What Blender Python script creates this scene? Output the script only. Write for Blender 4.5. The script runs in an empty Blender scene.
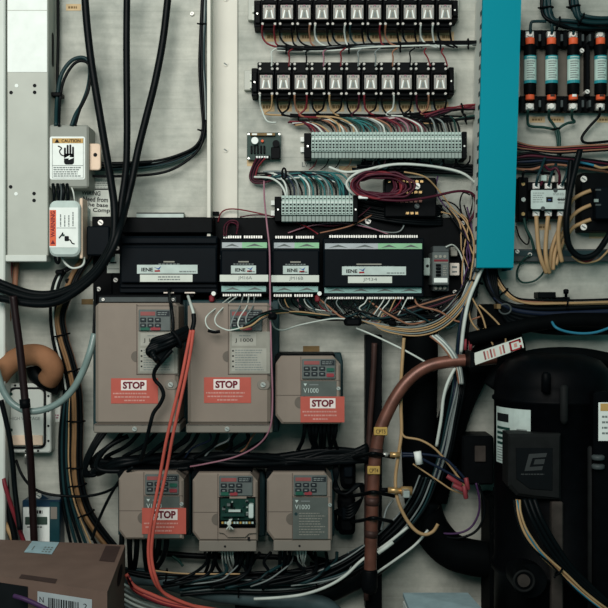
import bpy, bmesh, math, random
from mathutils import Vector, Matrix
random.seed(7)
C = bpy.context.scene.collection
S = 0.0016      # metres per pixel of the photograph on the back panel
D = 1.6         # camera to back panel
PI = math.pi

def P(px, py, d=0.0):
    k = S * (1 - d / D)
    return Vector(((px - 304) * k, -d, (304 - py) * k))

def lin(c):
    c /= 255.0
    return c / 12.92 if c <= 0.04045 else ((c + 0.055) / 1.055) ** 2.4

# ------------------------------------------------------------------ materials
MATS = {}
def mat(name, rgb, rough=0.55, metal=0.0, spec=0.2, var=0.10, scale=60.0, bump=0.0, alpha=1.0):
    m = bpy.data.materials.new(name); m.use_nodes = True
    nt = m.node_tree; b = nt.nodes['Principled BSDF']
    col = [lin(c) for c in rgb]
    tc = nt.nodes.new('ShaderNodeTexCoord')
    nz = nt.nodes.new('ShaderNodeTexNoise'); nz.inputs['Scale'].default_value = scale; nz.inputs['Detail'].default_value = 4
    nt.links.new(tc.outputs['Object'], nz.inputs['Vector'])
    rp = nt.nodes.new('ShaderNodeValToRGB')
    rp.color_ramp.elements[0].position = 0.3; rp.color_ramp.elements[1].position = 0.7
    rp.color_ramp.elements[0].color = [c * (1 - var) for c in col] + [1]
    rp.color_ramp.elements[1].color = [min(1, c * (1 + var)) for c in col] + [1]
    nt.links.new(nz.outputs['Fac'], rp.inputs['Fac'])
    nt.links.new(rp.outputs['Color'], b.inputs['Base Color'])
    b.inputs['Roughness'].default_value = rough
    b.inputs['Metallic'].default_value = metal
    b.inputs['Specular IOR Level'].default_value = spec
    if bump:
        bp = nt.nodes.new('ShaderNodeBump'); bp.inputs['Strength'].default_value = bump; bp.inputs['Distance'].default_value = 0.002
        nt.links.new(nz.outputs['Fac'], bp.inputs['Height']); nt.links.new(bp.outputs['Normal'], b.inputs['Normal'])
    if alpha < 1: b.inputs['Alpha'].default_value = alpha
    MATS[name] = m
    return m

def wall_mat():
    m = bpy.data.materials.new('painted_panel'); m.use_nodes = True
    nt = m.node_tree; b = nt.nodes['Principled BSDF']; N = nt.nodes.new; L = nt.links.new
    tc = N('ShaderNodeTexCoord')
    n1 = N('ShaderNodeTexNoise'); n1.inputs['Scale'].default_value = 9; n1.inputs['Detail'].default_value = 8; n1.inputs['Roughness'].default_value = 0.65
    L(tc.outputs['Object'], n1.inputs['Vector'])
    mp = N('ShaderNodeMapping'); mp.inputs['Scale'].default_value = (9, 1, 90)
    L(tc.outputs['Object'], mp.inputs['Vector'])
    n2 = N('ShaderNodeTexNoise'); n2.inputs['Scale'].default_value = 1.3; n2.inputs['Detail'].default_value = 5
    L(mp.outputs['Vector'], n2.inputs['Vector'])
    n3 = N('ShaderNodeTexNoise'); n3.inputs['Scale'].default_value = 160; n3.inputs['Detail'].default_value = 3
    L(tc.outputs['Object'], n3.inputs['Vector'])
    r1 = N('ShaderNodeValToRGB')
    r1.color_ramp.elements[0].position = 0.28; r1.color_ramp.elements[1].position = 0.72
    r1.color_ramp.elements[0].color = (lin(126), lin(131), lin(124), 1); r1.color_ramp.elements[1].color = (lin(206), lin(205), lin(193), 1)
    L(n1.outputs['Fac'], r1.inputs['Fac'])
    r2 = N('ShaderNodeValToRGB')
    r2.color_ramp.elements[0].position = 0.3; r2.color_ramp.elements[1].position = 0.62
    r2.color_ramp.elements[0].color = (0.78, 0.79, 0.78, 1); r2.color_ramp.elements[1].color = (1, 1, 1, 1)
    L(n2.outputs['Fac'], r2.inputs['Fac'])
    mx = N('ShaderNodeMixRGB'); mx.blend_type = 'MULTIPLY'; mx.inputs['Fac'].default_value = 0.75
    L(r1.outputs['Color'], mx.inputs['Color1']); L(r2.outputs['Color'], mx.inputs['Color2'])
    # faint lap lines of the panel sheets
    sp = N('ShaderNodeSeparateXYZ'); L(tc.outputs['Object'], sp.inputs['Vector'])
    mu = N('ShaderNodeMath'); mu.operation = 'MULTIPLY'; mu.inputs[1].default_value = 1 / 0.078
    L(sp.outputs['Z'], mu.inputs[0])
    fr = N('ShaderNodeMath'); fr.operation = 'FRACT'; L(mu.outputs[0], fr.inputs[0])
    r3 = N('ShaderNodeValToRGB'); r3.color_ramp.elements[0].position = 0.0; r3.color_ramp.elements[1].position = 0.022
    r3.color_ramp.elements[0].color = (0.62, 0.64, 0.64, 1); r3.color_ramp.elements[1].color = (1, 1, 1, 1)
    L(fr.outputs[0], r3.inputs['Fac'])
    m2 = N('ShaderNodeMixRGB'); m2.blend_type = 'MULTIPLY'; m2.inputs['Fac'].default_value = 0.55
    L(mx.outputs['Color'], m2.inputs['Color1']); L(r3.outputs['Color'], m2.inputs['Color2'])
    L(m2.outputs['Color'], b.inputs['Base Color'])
    b.inputs['Roughness'].default_value = 0.6; b.inputs['Specular IOR Level'].default_value = 0.3
    bp = N('ShaderNodeBump'); bp.inputs['Strength'].default_value = 0.45; bp.inputs['Distance'].default_value = 0.001
    L(n3.outputs['Fac'], bp.inputs['Height']); L(bp.outputs['Normal'], b.inputs['Normal'])
    MATS['wall'] = m
wall_mat()
BLK = (14, 17, 19)
mat('black', (7, 9, 11), 0.5, spec=0.05, var=0.25)
mat('black_cable', (7, 11, 13), 0.4, spec=0.08, var=0.2)
mat('black_matte', (5, 7, 8), 0.7, spec=0.03, var=0.2)
mat('navy_black', (7, 13, 18), 0.5, spec=0.06)
mat('dark_teal', (24, 50, 53), 0.5, spec=0.3)
mat('grey_dark', (66, 72, 72), 0.5)
mat('grey_metal', (172, 174, 164), 0.5, spec=0.4, var=0.05, scale=25)
mat('grey_light', (205, 208, 200), 0.5, var=0.05, scale=25)
mat('white', (228, 232, 226), 0.5, var=0.05)
mat('white_warm', (226, 214, 202), 0.5, var=0.06)
mat('cream', (222, 196, 172), 0.5, var=0.06)
mat('paper', (206, 210, 200), 0.8, spec=0.1, var=0.04)
mat('rail_white', (208, 204, 192), 0.45, var=0.06, scale=12)
mat('box_grey', (138, 140, 132), 0.5, var=0.05, scale=25)
mat('ink', (22, 24, 26), 0.7, spec=0.1)
mat('ink_grey', (120, 126, 124), 0.7, spec=0.1)
mat('ink_red', (150, 40, 45), 0.7, spec=0.1)
mat('ink_blue', (50, 80, 140), 0.7, spec=0.1)
mat('tan_tape', (196, 170, 132), 0.7, spec=0.15, var=0.15)
mat('brown_tag', (120, 98, 66), 0.7, spec=0.15, var=0.2)
mat('caution_tan', (190, 152, 92), 0.6)
mat('warn_orange', (214, 96, 62), 0.6)
mat('silver', (205, 205, 198), 0.3, metal=0.6, spec=0.5, var=0.15, scale=300)
mat('bright_screw', (232, 228, 220), 0.4, metal=0.15, spec=0.5, var=0.1, scale=300)
mat('teal', (6, 134, 150), 0.6, spec=0.06, var=0.02, scale=6)
mat('teal_cable', (16, 44, 47), 0.45)
mat('teal_label', (40, 140, 148), 0.5)
mat('label_mint', (184, 196, 190), 0.6)
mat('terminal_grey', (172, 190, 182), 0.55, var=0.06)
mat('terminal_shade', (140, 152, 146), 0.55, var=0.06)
mat('strip_lilac', (168, 174, 176), 0.55)
mat('strip_plain', (158, 156, 146), 0.6)
mat('relay_plate', (176, 166, 158), 0.6)
mat('relay_screw', (186, 182, 174), 0.5)
mat('strip_green', (138, 186, 146), 0.55)
mat('strip_teal', (132, 166, 160), 0.55)
mat('pcb_green', (15, 50, 42), 0.45, var=0.2, scale=200)
mat('drive_tan', (132, 119, 108), 0.6, spec=0.3, var=0.05, scale=30)
mat('drive_grey', (122, 115, 106), 0.6, spec=0.3, var=0.05, scale=30)
mat('drive_notch', (100, 92, 84), 0.6)
mat('drive_seam', (84, 74, 68), 0.7)
mat('keypad', (92, 98, 96), 0.5)
mat('keypad_dark', (34, 40, 44), 0.5)
mat('display_red', (140, 80, 78), 0.35)
mat('key_green', (34, 86, 70), 0.5)
mat('key_red', (140, 56, 62), 0.5)
mat('drive_label', (140, 138, 128), 0.6)
mat('v_label', (84, 90, 86), 0.6)
mat('stop_red', (178, 86, 74), 0.55, var=0.05)
mat('stop_white', (226, 214, 208), 0.6)
mat('stop_ink', (104, 26, 40), 0.6)
mat('stop_pale', (196, 138, 128), 0.6)
mat('fuse_orange', (226, 96, 58), 0.5)
mat('fuse_label', (184, 206, 196), 0.55)
mat('beige_grey', (104, 99, 90), 0.6)
mat('wire_red', (112, 34, 42), 0.45)
mat('wire_maroon', (66, 18, 34), 0.45)
mat('wire_pink', (148, 104, 116), 0.45)
mat('wire_white', (192, 198, 190), 0.45)
mat('wire_grey', (118, 126, 124), 0.45)
mat('wire_tan', (166, 136, 98), 0.5)
mat('bundle_tan', (122, 92, 62), 0.5)
mat('wire_brown', (140, 98, 76), 0.5)
mat('wire_teal', (38, 98, 98), 0.45)
mat('wire_green', (26, 58, 52), 0.45)
mat('wire_blue', (20, 30, 48), 0.45)
mat('wire_cyan', (44, 116, 140), 0.45)
mat('wire_purple', (68, 42, 78), 0.45)
mat('wire_black', (9, 11, 13), 0.45, spec=0.08)
mat('orange_red', (180, 84, 72), 0.45)
mat('copper', (108, 68, 56), 0.38, metal=0.35, spec=0.5, var=0.3, scale=45)
mat('copper_dark', (60, 42, 38), 0.5, metal=0.2, var=0.3, scale=45)
mat('maroon_pipe', (28, 15, 16), 0.4, spec=0.2)
mat('foam_orange', (140, 98, 70), 0.75, spec=0.15, var=0.15, scale=40, bump=0.3)
mat('clear_hose', (114, 132, 128), 0.3, spec=0.5)
mat('yellow_tape', (178, 146, 80), 0.6)
mat('brass', (196, 160, 110), 0.3, metal=0.6)
mat('carton', (112, 90, 80), 0.8, spec=0.15, var=0.1, scale=25, bump=0.15)
mat('carton_dark', (66, 50, 46), 0.8, spec=0.15)
mat('label_blue', (160, 184, 190), 0.7, spec=0.1)
mat('blue_plastic', (16, 46, 68), 0.35, spec=0.5)
mat('clear_teal', (24, 58, 64), 0.25, spec=0.5)
mat('lcd', (58, 74, 66), 0.3)
mat('compressor_black', (4, 5, 7), 0.5, spec=0.05, var=0.3)
mat('compressor_cover', (26, 27, 27), 0.6, spec=0.06, var=0.15)
mat('compressor_panel', (13, 16, 18), 0.6, spec=0.06)
mat('logo_grey', (52, 54, 54), 0.6)
mat('dirty_grey', (56, 50, 46), 0.8, var=0.35, scale=50)
mat('red_lug', (132, 56, 62), 0.4)
mat('grey_conduit', (62, 78, 80), 0.5, var=0.15)
mat('blue_box', (150, 172, 176), 0.7, spec=0.15)
mat('floor_grey', (90, 96, 94), 0.8, var=0.2, scale=10)

# ------------------------------------------------------------------ mesh builder
FONT = {}
def font_mesh(s, bold):
    k = (s, bold)
    if k not in FONT:
        cu = bpy.data.curves.new('lettering', 'FONT'); cu.body = s; cu.resolution_u = 3
        cu.align_x = 'LEFT'; cu.offset = bold
        ob = bpy.data.objects.new('lettering', cu)
        me = bpy.data.meshes.new_from_object(ob)
        vs = [v.co.copy() for v in me.vertices]; fs = [tuple(p.vertices) for p in me.polygons]
        bpy.data.objects.remove(ob); bpy.data.meshes.remove(me); bpy.data.curves.remove(cu)
        x0 = min(v.x for v in vs); x1 = max(v.x for v in vs); y0 = min(v.y for v in vs); y1 = max(v.y for v in vs)
        vs = [((v.x - x0) / (x1 - x0) - .5, (v.y - y0) / (y1 - y0) - .5) for v in vs]
        FONT[k] = (vs, fs, (x1 - x0) / (y1 - y0))
    return FONT[k]

def spline(pts, k=6, closed=False):
    n = len(pts)
    if n < 3 and not closed: return pts
    out = []
    for i in range(n if closed else n - 1):
        if closed: a, b, c, d = pts[i - 1], pts[i], pts[(i + 1) % n], pts[(i + 2) % n]
        else: a, b, c, d = pts[max(i - 1, 0)], pts[i], pts[i + 1], pts[min(i + 2, n - 1)]
        for j in range(k):
            t = j / k; t2 = t * t; t3 = t2 * t
            out.append(0.5 * ((2 * b) + (c - a) * t + (2 * a - 5 * b + 4 * c - d) * t2 + (3 * b - a - 3 * c + d) * t3))
    if not closed: out.append(pts[-1].copy())
    return out

def frames(path, closed=False):
    n = len(path); T = []
    for i in range(n):
        if closed: t = path[(i + 1) % n] - path[i - 1]
        else: t = path[min(i + 1, n - 1)] - path[max(i - 1, 0)]
        T.append(t.normalized() if t.length > 1e-9 else (T[-1] if T else Vector((0, 0, 1))))
    ref = Vector((0, 1, 0)) if abs(T[0].y) < 0.9 else Vector((1, 0, 0))
    u = (ref - T[0] * ref.dot(T[0])).normalized(); U = [u]
    for i in range(1, n):
        u = U[-1] - T[i] * U[-1].dot(T[i])
        if u.length < 1e-6: u = T[i].orthogonal()
        U.append(u.normalized())
    return T, U

class MB:
    def __init__(s): s.v = []; s.f = []; s.m = []; s.sm = []; s.mats = []
    def mi(s, m):
        if m not in s.mats: s.mats.append(m)
        return s.mats.index(m)
    def add(s, vs, fs, m, smooth=False):
        o = len(s.v); s.v += [Vector(v) for v in vs]; i = s.mi(m)
        for f in fs: s.f.append([a + o for a in f]); s.m.append(i); s.sm.append(smooth)
        return s
    def box(s, a, b, m, bev=0.0):
        lo = [min(a[i], b[i]) for i in range(3)]; hi = [max(a[i], b[i]) for i in range(3)]
        bev = min(bev, 0.45 * min(hi[i] - lo[i] for i in range(3)))
        if bev <= 0:
            vs = [(x, y, z) for x in (lo[0], hi[0]) for y in (lo[1], hi[1]) for z in (lo[2], hi[2])]
            return s.add(vs, [(0, 1, 3, 2), (4, 6, 7, 5), (0, 4, 5, 1), (2, 3, 7, 6), (0, 2, 6, 4), (1, 5, 7, 3)], m)
        vs = []; idx = {}
        for sx in (0, 1):
            for sy in (0, 1):
                for sz in (0, 1):
                    c = [(lo, hi)[sx][0], (lo, hi)[sy][1], (lo, hi)[sz][2]]; sg = (1 - 2 * sx, 1 - 2 * sy, 1 - 2 * sz)
                    for ax in range(3):
                        p = [c[i] + (0 if i == ax else sg[i] * bev) for i in range(3)]
                        idx[(sx, sy, sz, ax)] = len(vs); vs.append(p)
        fs = []
        for ax in range(3):
            o = [i for i in range(3) if i != ax]
            for q in (0, 1):
                ring = []
                for a_, b_ in ((0, 0), (1, 0), (1, 1), (0, 1)):
                    k = [0, 0, 0]; k[ax] = q; k[o[0]] = a_; k[o[1]] = b_; ring.append(idx[(*k, ax)])
                fs.append(ring)
            for a_ in (0, 1):
                for b_ in (0, 1):
                    k0 = [0, 0, 0]; k0[o[0]] = a_; k0[o[1]] = b_; k1 = list(k0); k1[ax] = 1
                    fs.append([idx[(*k0, o[0])], idx[(*k1, o[0])], idx[(*k1, o[1])], idx[(*k0, o[1])]])
        for sx in (0, 1):
            for sy in (0, 1):
                for sz in (0, 1): fs.append([idx[(sx, sy, sz, a)] for a in range(3)])
        return s.add(vs, fs, m)
    def fb(s, x0, y0, x1, y1, d0, d1, m, bev=0.0):      # a box whose front face, at depth d1, covers those pixels
        a = P(x0, y0, d1); b = P(x1, y1, d1)
        return s.box((a.x, -d0, a.z), (b.x, -d1, b.z), m, bev)
    def prism(s, poly, d0, d1, m, bev=0.0):
        pts = [P(x, y, d1) for x, y in poly]; n = len(pts)
        cx = sum(p.x for p in pts) / n; cz = sum(p.z for p in pts) / n
        vs = [(p.x, -d0, p.z) for p in pts]; rings = [list(range(n))]
        if bev > 0:
            vs += [(p.x, -(d1 - bev), p.z) for p in pts]; rings.append(list(range(n, 2 * n)))
            r = []
            for p in pts:
                dx, dz = p.x - cx, p.z - cz; l = math.hypot(dx, dz) or 1
                r.append((p.x - dx / l * bev * 1.2, -d1, p.z - dz / l * bev * 1.2))
            vs += r; rings.append(list(range(2 * n, 3 * n)))
        else:
            vs += [(p.x, -d1, p.z) for p in pts]; rings.append(list(range(n, 2 * n)))
        fs = [rings[0][::-1], rings[-1]]
        for a, b in zip(rings, rings[1:]):
            for i in range(n): fs.append((a[i], a[(i + 1) % n], b[(i + 1) % n], b[i]))
        return s.add(vs, fs, m)
    def quad(s, x0, y0, x1, y1, d, m):
        return s.add([P(x0, y0, d), P(x1, y0, d), P(x1, y1, d), P(x0, y1, d)], [(0, 1, 2, 3)], m)
    def poly(s, pts, d, m): return s.add([P(x, y, d) for x, y in pts], [tuple(range(len(pts)))], m)
    def disc(s, px, py, r, d0, d1, m, n=14, ry=None):
        return s.prism([(px + r * math.cos(2 * PI * i / n), py + (ry or r) * math.sin(2 * PI * i / n)) for i in range(n)], d0, d1, m)
    def screw(s, px, py, r, d0, d1, m='bright_screw', slot='ink_grey'):
        s.disc(px, py, r, d0, d1, m)
        a = 0.6; c, q = math.cos(a), math.sin(a); w = .22 * r; l = .75 * r
        return s.poly([(px + c * l - q * w, py + q * l + c * w), (px - c * l - q * w, py - q * l + c * w), (px - c * l + q * w, py - q * l - c * w), (px + c * l + q * w, py + q * l - c * w)], d1 + .0002, slot)
    def rrect(s, x0, y0, x1, y1, r, d0, d1, m, bev=0.0, n=4):
        pts = []
        for cx, cy, a0 in ((x1 - r, y0 + r, -90), (x1 - r, y1 - r, 0), (x0 + r, y1 - r, 90), (x0 + r, y0 + r, 180)):
            for i in range(n + 1):
                a = math.radians(a0 + 90 * i / n); pts.append((cx + r * math.cos(a), cy + r * math.sin(a)))
        return s.prism(pts, d0, d1, m, bev)
    def tube3(s, path, r, m, n=8, closed=False):
        rr = r if isinstance(r, (list, tuple)) else [r] * len(path)
        T, U = frames(path, closed); vs = []; fs = []
        for i, p in enumerate(path):
            w = T[i].cross(U[i])
            for j in range(n):
                a = 2 * PI * j / n; vs.append(p + (U[i] * math.cos(a) + w * math.sin(a)) * rr[i])
        N = len(path)
        for i in range(N if closed else N - 1):
            for j in range(n):
                a = i * n; b = ((i + 1) % N) * n
                fs.append((a + j, a + (j + 1) % n, b + (j + 1) % n, b + j))
        if not closed: fs += [tuple(range(n))[::-1], tuple(range((N - 1) * n, N * n))]
        return s.add(vs, fs, m, True)
    def tube(s, pts, r, m, d=0.02, n=8, k=6, closed=False):     # pts in pixels (px, py[, depth]); r in pixels
        return s.tube3(spline([P(p[0], p[1], p[2] if len(p) > 2 else d) for p in pts], k, closed), r * S, m, n, closed)
    def lathe(s, px, d, prof, m, n=40):                          # prof: (radius px, py)
        k = S * (1 - d / D); c = P(px, 304, d); vs = []; fs = []
        for r, y in prof:
            for j in range(n):
                a = 2 * PI * j / n; vs.append((c.x + r * k * math.cos(a), c.y + r * k * math.sin(a), (304 - y) * k))
        for i in range(len(prof) - 1):
            for j in range(n): fs.append((i * n + j, i * n + (j + 1) % n, (i + 1) * n + (j + 1) % n, (i + 1) * n + j))
        fs += [tuple(range(n)), tuple(range((len(prof) - 1) * n, len(prof) * n))]
        return s.add(vs, fs, m, True)
    def wrap(s, px, d, r, x0, x1, y0, y1, m, off=0.0006, n=8):   # a sticker wrapped on a vertical cylinder
        k = S * (1 - d / D); c = P(px, 304, d); R = r * k + off; vs = []
        a0 = math.asin(max(-1, min(1, x0 / r))); a1 = math.asin(max(-1, min(1, x1 / r)))
        for i in range(n + 1):
            a = a0 + (a1 - a0) * i / n
            for y in (y0, y1): vs.append((c.x + R * math.sin(a), c.y - R * math.cos(a), (304 - y) * k))
        return s.add(vs, [(2 * i, 2 * i + 2, 2 * i + 3, 2 * i + 1) for i in range(n)], m)
    def text(s, t, px, py, h, d, m, w=None, rot=0.0, bold=0.0):
        vs, fs, asp = font_mesh(t, bold); w = w or h * asp
        c, q = math.cos(rot), math.sin(rot)
        return s.add([P(px + x * w * c + y * h * q, py + x * w * q - y * h * c, d) for x, y in vs], fs, m)
    def lines(s, x0, y0, x1, y1, rows, d, m, fill=0.5, vert=False, seed=1):  # illegible fine print
        rn = random.Random(seed)
        for i in range(rows):
            if not vert:
                h = (y1 - y0) / rows; y = y0 + h * (i + .5); x = x0; e = x1 - (x1 - x0) * rn.uniform(0, .25)
                while x < e:
                    w = rn.uniform(1.2, 3.6); s.quad(x, y - h * fill / 2, min(x + w, e), y + h * fill / 2, d, m); x += w + .6
            else:
                h = (x1 - x0) / rows; x = x0 + h * (i + .5); y = y0 + (y1 - y0) * rn.uniform(0, .25)
                while y < y1:
                    w = rn.uniform(1.2, 3.6); s.quad(x - h * fill / 2, y, x + h * fill / 2, min(y + w, y1), d, m); y += w + .6
        return s
    def build(s, name, parent=None, loc=None):
        base = loc
        if loc is None:
            if parent: loc = Vector((0, 0, 0)); base = parent_loc(parent)
            else:
                lo = Vector([min(v[i] for v in s.v) for i in range(3)]); hi = Vector([max(v[i] for v in s.v) for i in range(3)])
                loc = (lo + hi) / 2; base = loc
        me = bpy.data.meshes.new(name)
        me.from_pydata([v - base for v in s.v], [], s.f)
        for m in s.mats: me.materials.append(MATS[m])
        me.polygons.foreach_set('material_index', s.m); me.polygons.foreach_set('use_smooth', s.sm)
        b = bmesh.new(); b.from_mesh(me); bmesh.ops.recalc_face_normals(b, faces=b.faces); b.to_mesh(me); b.free()
        me.update()
        o = bpy.data.objects.new(name, me); C.objects.link(o)
        if parent: o.parent = parent
        o.location = loc
        return o

def parent_loc(o):
    l = o.location.copy()
    while o.parent: o = o.parent; l += o.location
    return l
def tag(o, label, cat, group=None, kind=None):
    if label: o['label'] = label
    if cat: o['category'] = cat
    if group: o['group'] = group
    if kind: o['kind'] = kind
    return o
def thing(name, label, cat, px, py, d=0.0, group=None):
    o = bpy.data.objects.new(name, None); C.objects.link(o); o.location = P(px, py, d); o.empty_display_size = .02
    return tag(o, label, cat, group)
def struct(o): o['kind'] = 'structure'; return o
def dup(root, dx=0, dz=0, label=None):
    r = root.copy(); C.objects.link(r); r.location = root.location + Vector((dx, 0, dz))
    if label: r['label'] = label
    for ch in list(root.children):
        c = ch.copy(); C.objects.link(c); c.parent = r
        for g in list(ch.children):
            e = g.copy(); C.objects.link(e); e.parent = c
    return r
UN = 'zero first second third fourth fifth sixth seventh eighth ninth tenth eleventh twelfth thirteenth fourteenth fifteenth sixteenth seventeenth eighteenth nineteenth'.split()
CARD = {20: 'twent', 30: 'thirt', 40: 'fort', 50: 'fift'}
def ordn(n):
    if n < 20: return UN[n]
    t = n // 10 * 10
    return CARD[t] + 'ieth' if n == t else CARD[t] + 'y-' + UN[n - t]
def wire(name, label, pts, r, m, d=0.02, cat='wire', group=None, n=7, k=6):
    return tag(MB().tube(pts, r, m, d, n, k).build(name), label, cat, group)
def bundle(name, label, cat, pts, R, wires, ties=(), d=0.03, group=None, tie_r=None, part='wire', seed=0, k=7, twist=1.0, tie_m='black', flat=0.7):
    rn = random.Random(seed + len(name) * 7)
    path = spline([P(p[0], p[1], p[2] if len(p) > 2 else d) for p in pts], k)
    T, U = frames(path); n = len(path)
    mid = path[n // 2]
    root = bpy.data.objects.new(name, None); C.objects.link(root); root.location = mid; tag(root, label, cat, group)
    Y = Vector((0, -1, 0))
    for i, (m, r) in enumerate(wires):
        a0 = 2 * PI * i * 0.618; rad = R * math.sqrt((i + .5) / len(wires)); ph = rn.uniform(0, 6.28); fq = rn.uniform(.6, 1.6) * twist
        q = []
        for j, p in enumerate(path):
            t = j / max(1, n - 1); a = a0 + .8 * twist * math.sin(fq * 2 * PI * t + ph)
            side = T[j].cross(Y)
            side = side.normalized() if side.length > 1e-4 else Vector((1, 0, 0))
            q.append(p + side * (rad * S * math.cos(a)) + Y * (rad * S * flat * math.sin(a)))
        MB().tube3(q, r * S, m, 6).build(part, root)
    for t in ties:
        j = min(n - 2, max(1, int(t * (n - 1)))); side = T[j].cross(Y).normalized(); rr = (tie_r or R + 1.6) * S
        ring = [path[j] + side * rr * math.cos(2 * PI * q / 14) + Y * rr * flat * 1.1 * math.sin(2 * PI * q / 14) for q in range(14)]
        b = MB().tube3(ring, .9 * S, tie_m, 5, True)
        e = path[j] + side * rr + Y * rr * .3
        b.tube3([e, e + side * 2.5 * S + Y * .002], .9 * S, tie_m, 5)
        b.build('cable_tie', root)
    return root
KEY, AMB, EXPO = 12.4, 0.2, 0.0
# ================================================================== the setting
wb = struct(MB().box((-.62, 0, -.53), (.62, .02, .62), 'wall').build('wall_back', loc=Vector((0, 0, 0))))
MB().text('LVTB', 309, 164.5, 4.8, .0004, 'keypad', w=14, bold=.01).build('handwriting', wb)
struct(MB().box((-.62, -.75, -.55), (.62, .02, -.53), 'floor_grey').build('floor'))
struct(MB().fb(-30, -40, 4.8, 600, 0, .06, 'grey_light', .002).build('trim_1'))

# ================================================================== left: sheet metal cover, boxes, labels
t = thing('cable_cover', 'tall grey sheet metal cover box with punched holes on the left side', 'cover', 27, 130)
MB().fb(7, -20, 48, 256, 0, .054, 'grey_metal', .0015).build('body', t)
MB().fb(7.5, -20, 47, 72, .054, .0548, 'white').quad(7.5, 10, 47, 10.7, .055, 'grey_metal').build('front_plate', t)
MB().fb(3, 255, 46.5, 261.5, .03, .056, 'grey_light', .001).build('bottom_flange', t)
for hx, hy, hm in ((11, 92.5, 'ink'), (34.6, 85.5, 'ink'), (34.6, 92.3, 'ink'), (16.5, 85.6, 'white'), (10.6, 186.8, 'ink'), (16, 193.8, 'white'), (34, 193.5, 'ink'), (34, 200.4, 'ink')):
    MB().disc(hx, hy, 1.8, .0538, .0546, hm).build('hole', t)
xs = P(48, 0, .054).x
b = MB()
pl = [(xs + .0006, -.026 + .006 * math.cos(a), .4 + .021 * (1 if math.sin(a) > 0 else -1) + .006 * math.sin(a)) for a in [2 * PI * i / 16 + .01 for i in range(16)]]
b.add(pl, [tuple(range(16))], 'ink').build('slot', t)
wire('cable', 'thin black cable hanging from the top beside the grey metal cover', [(58, -8, .012), (58.2, 40, .012), (57.5, 75, .012), (58.5, 95, .02), (59, 126, .05)], 1.5, 'black_cable', cat='cable')
cl = thing('cable', 'black cable looping up from the top of the caution box', 'cable', 75, 90, .03)
MB().tube([(56, 126, .05), (57, 100, .03), (61, 76, .03), (70, 62, .03), (80, 57.5, .03), (87, 60, .03), (90, 70, .03), (88, 88, .03), (82, 104, .035), (76, 114, .045), (71.5, 126, .05)], 2.0, 'teal_cable').build('sheath', cl)
MB().fb(51, 92, 61, 96, .012, .036, 'black', .001).build('cable_tie', cl)
wire('cable', 'second black cable following the loop above the caution box', [(59, 126, .053), (60, 100, .034), (64, 80, .034), (73, 65, .034), (82, 61, .034), (90, 67, .035), (88.5, 90, .036), (80, 109, .042), (75, 126, .05)], 1.5, 'black_cable', cat='cable')

t = thing('control_box', 'small grey box with a caution label and hand symbol', 'box', 68, 156)
MB().fb(48.5, 124.5, 88.5, 188, 0, .05, 'box_grey', .003).build('body', t)
b = MB().rrect(49.8, 136.5, 85, 179.5, 2, .05, .0506, 'white')
b.quad(52.3, 138.3, 83.3, 143.2, .0509, 'caution_tan').text('CAUTION', 71, 140.8, 3.2, .0512, 'ink', w=19, bold=.02)
b.poly([(54.5, 142.7), (59.5, 142.7), (57, 138.8)], .0512, 'ink')
for x in (52.1, 83.1): b.quad(x, 138, x + .4, 178, .0509, 'ink_grey')
b.quad(52.3, 165.3, 83.3, 165.8, .0509, 'ink_grey').quad(52.3, 177.8, 83.3, 178.2, .0509, 'ink_grey')
b.rrect(64, 153.5, 74, 164.5, 2.5, .0506, .0511, 'ink')
for i, (x, y) in enumerate(((64.9, 147.5), (67.6, 144.8), (70.3, 144.4), (73, 146.6))): b.rrect(x - .95, y, x + .95, 157, .9, .0506, .0511, 'ink')
b.poly([(63.8, 158.5), (70, 155), (69.5, 157), (74.5, 157.5), (68.5, 160), (69, 158.4)], .0514, 'white')
b.tube([(58, 146, .0512), (61.5, 148, .0512), (59.5, 151, .0512), (61, 154.5, .0512), (64.5, 156, .0512)], .6, 'ink', n=5)
b.lines(53.5, 166.5, 82.5, 177, 5, .0511, 'ink_grey', .5, seed=3)
b.build('caution_label', t)
b = MB().rrect(85, 143.5, 100.5, 170, 3, .034, .04, 'cream', .001); b.build('mounting_ear', t)
MB().disc(95.2, 154.8, 2.0, .0395, .0404, 'ink').build('hole', t)

t = thing('outlet_box', 'pale grey outlet box with an orange warning label seen from the side', 'box', 66, 228)
MB().rrect(49, 200.5, 80, 256.5, 7, 0, .075, 'label_mint', .003).build('body', t)
MB().fb(79.5, 198, 82.6, 258.5, .03, .066, 'cream', .0012).build('face_plate', t)
b = MB().quad(49.4, 207.5, 78, 247.5, .0756, 'white').quad(49.6, 210, 56, 246, .0759, 'warn_orange').text('WARNING', 52.8, 224.2, 4.4, .0762, 'stop_ink', w=26, rot=-PI / 2, bold=.02)
b.poly([(50.6, 244), (55.2, 246 - 2), (52.9, 239.8)], .0762, 'stop_ink')
b.quad(56.5, 227.7, 76, 228.2, .0759, 'ink_grey').lines(58.5, 212, 75, 226.5, 4, .076, 'ink_grey', .28, True, 5)
b.tube([(59, 238, .076), (61.5, 235, .076), (63, 232.5, .076)], .7, 'ink', n=5).rrect(64.5, 236, 68.8, 241, 1, .0756, .0763, 'ink').tube([(67, 240, .076), (70, 240, .076), (72, 243, .076), (74.5, 244, .076)], .6, 'ink', n=5)
b.rrect(62, 234.2, 64.6, 236.2, .6, .0756, .0762, 'wire_green')
b.build('warning_label', t)
wire('wire', 'short white wire looped under the outlet box', [(61.5, 256, .05), (65, 263, .055), (72, 268, .055), (80, 267, .055), (84, 263, .055), (84, 257, .055)], 1.1, 'wire_white')
wire('cable', 'black cable stub hooking below the left corner of the outlet box', [(55, 252, .03), (56, 261, .03), (59, 262.5, .03), (60, 254, .03)], 1.5, 'black_cable', cat='cable')
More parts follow.
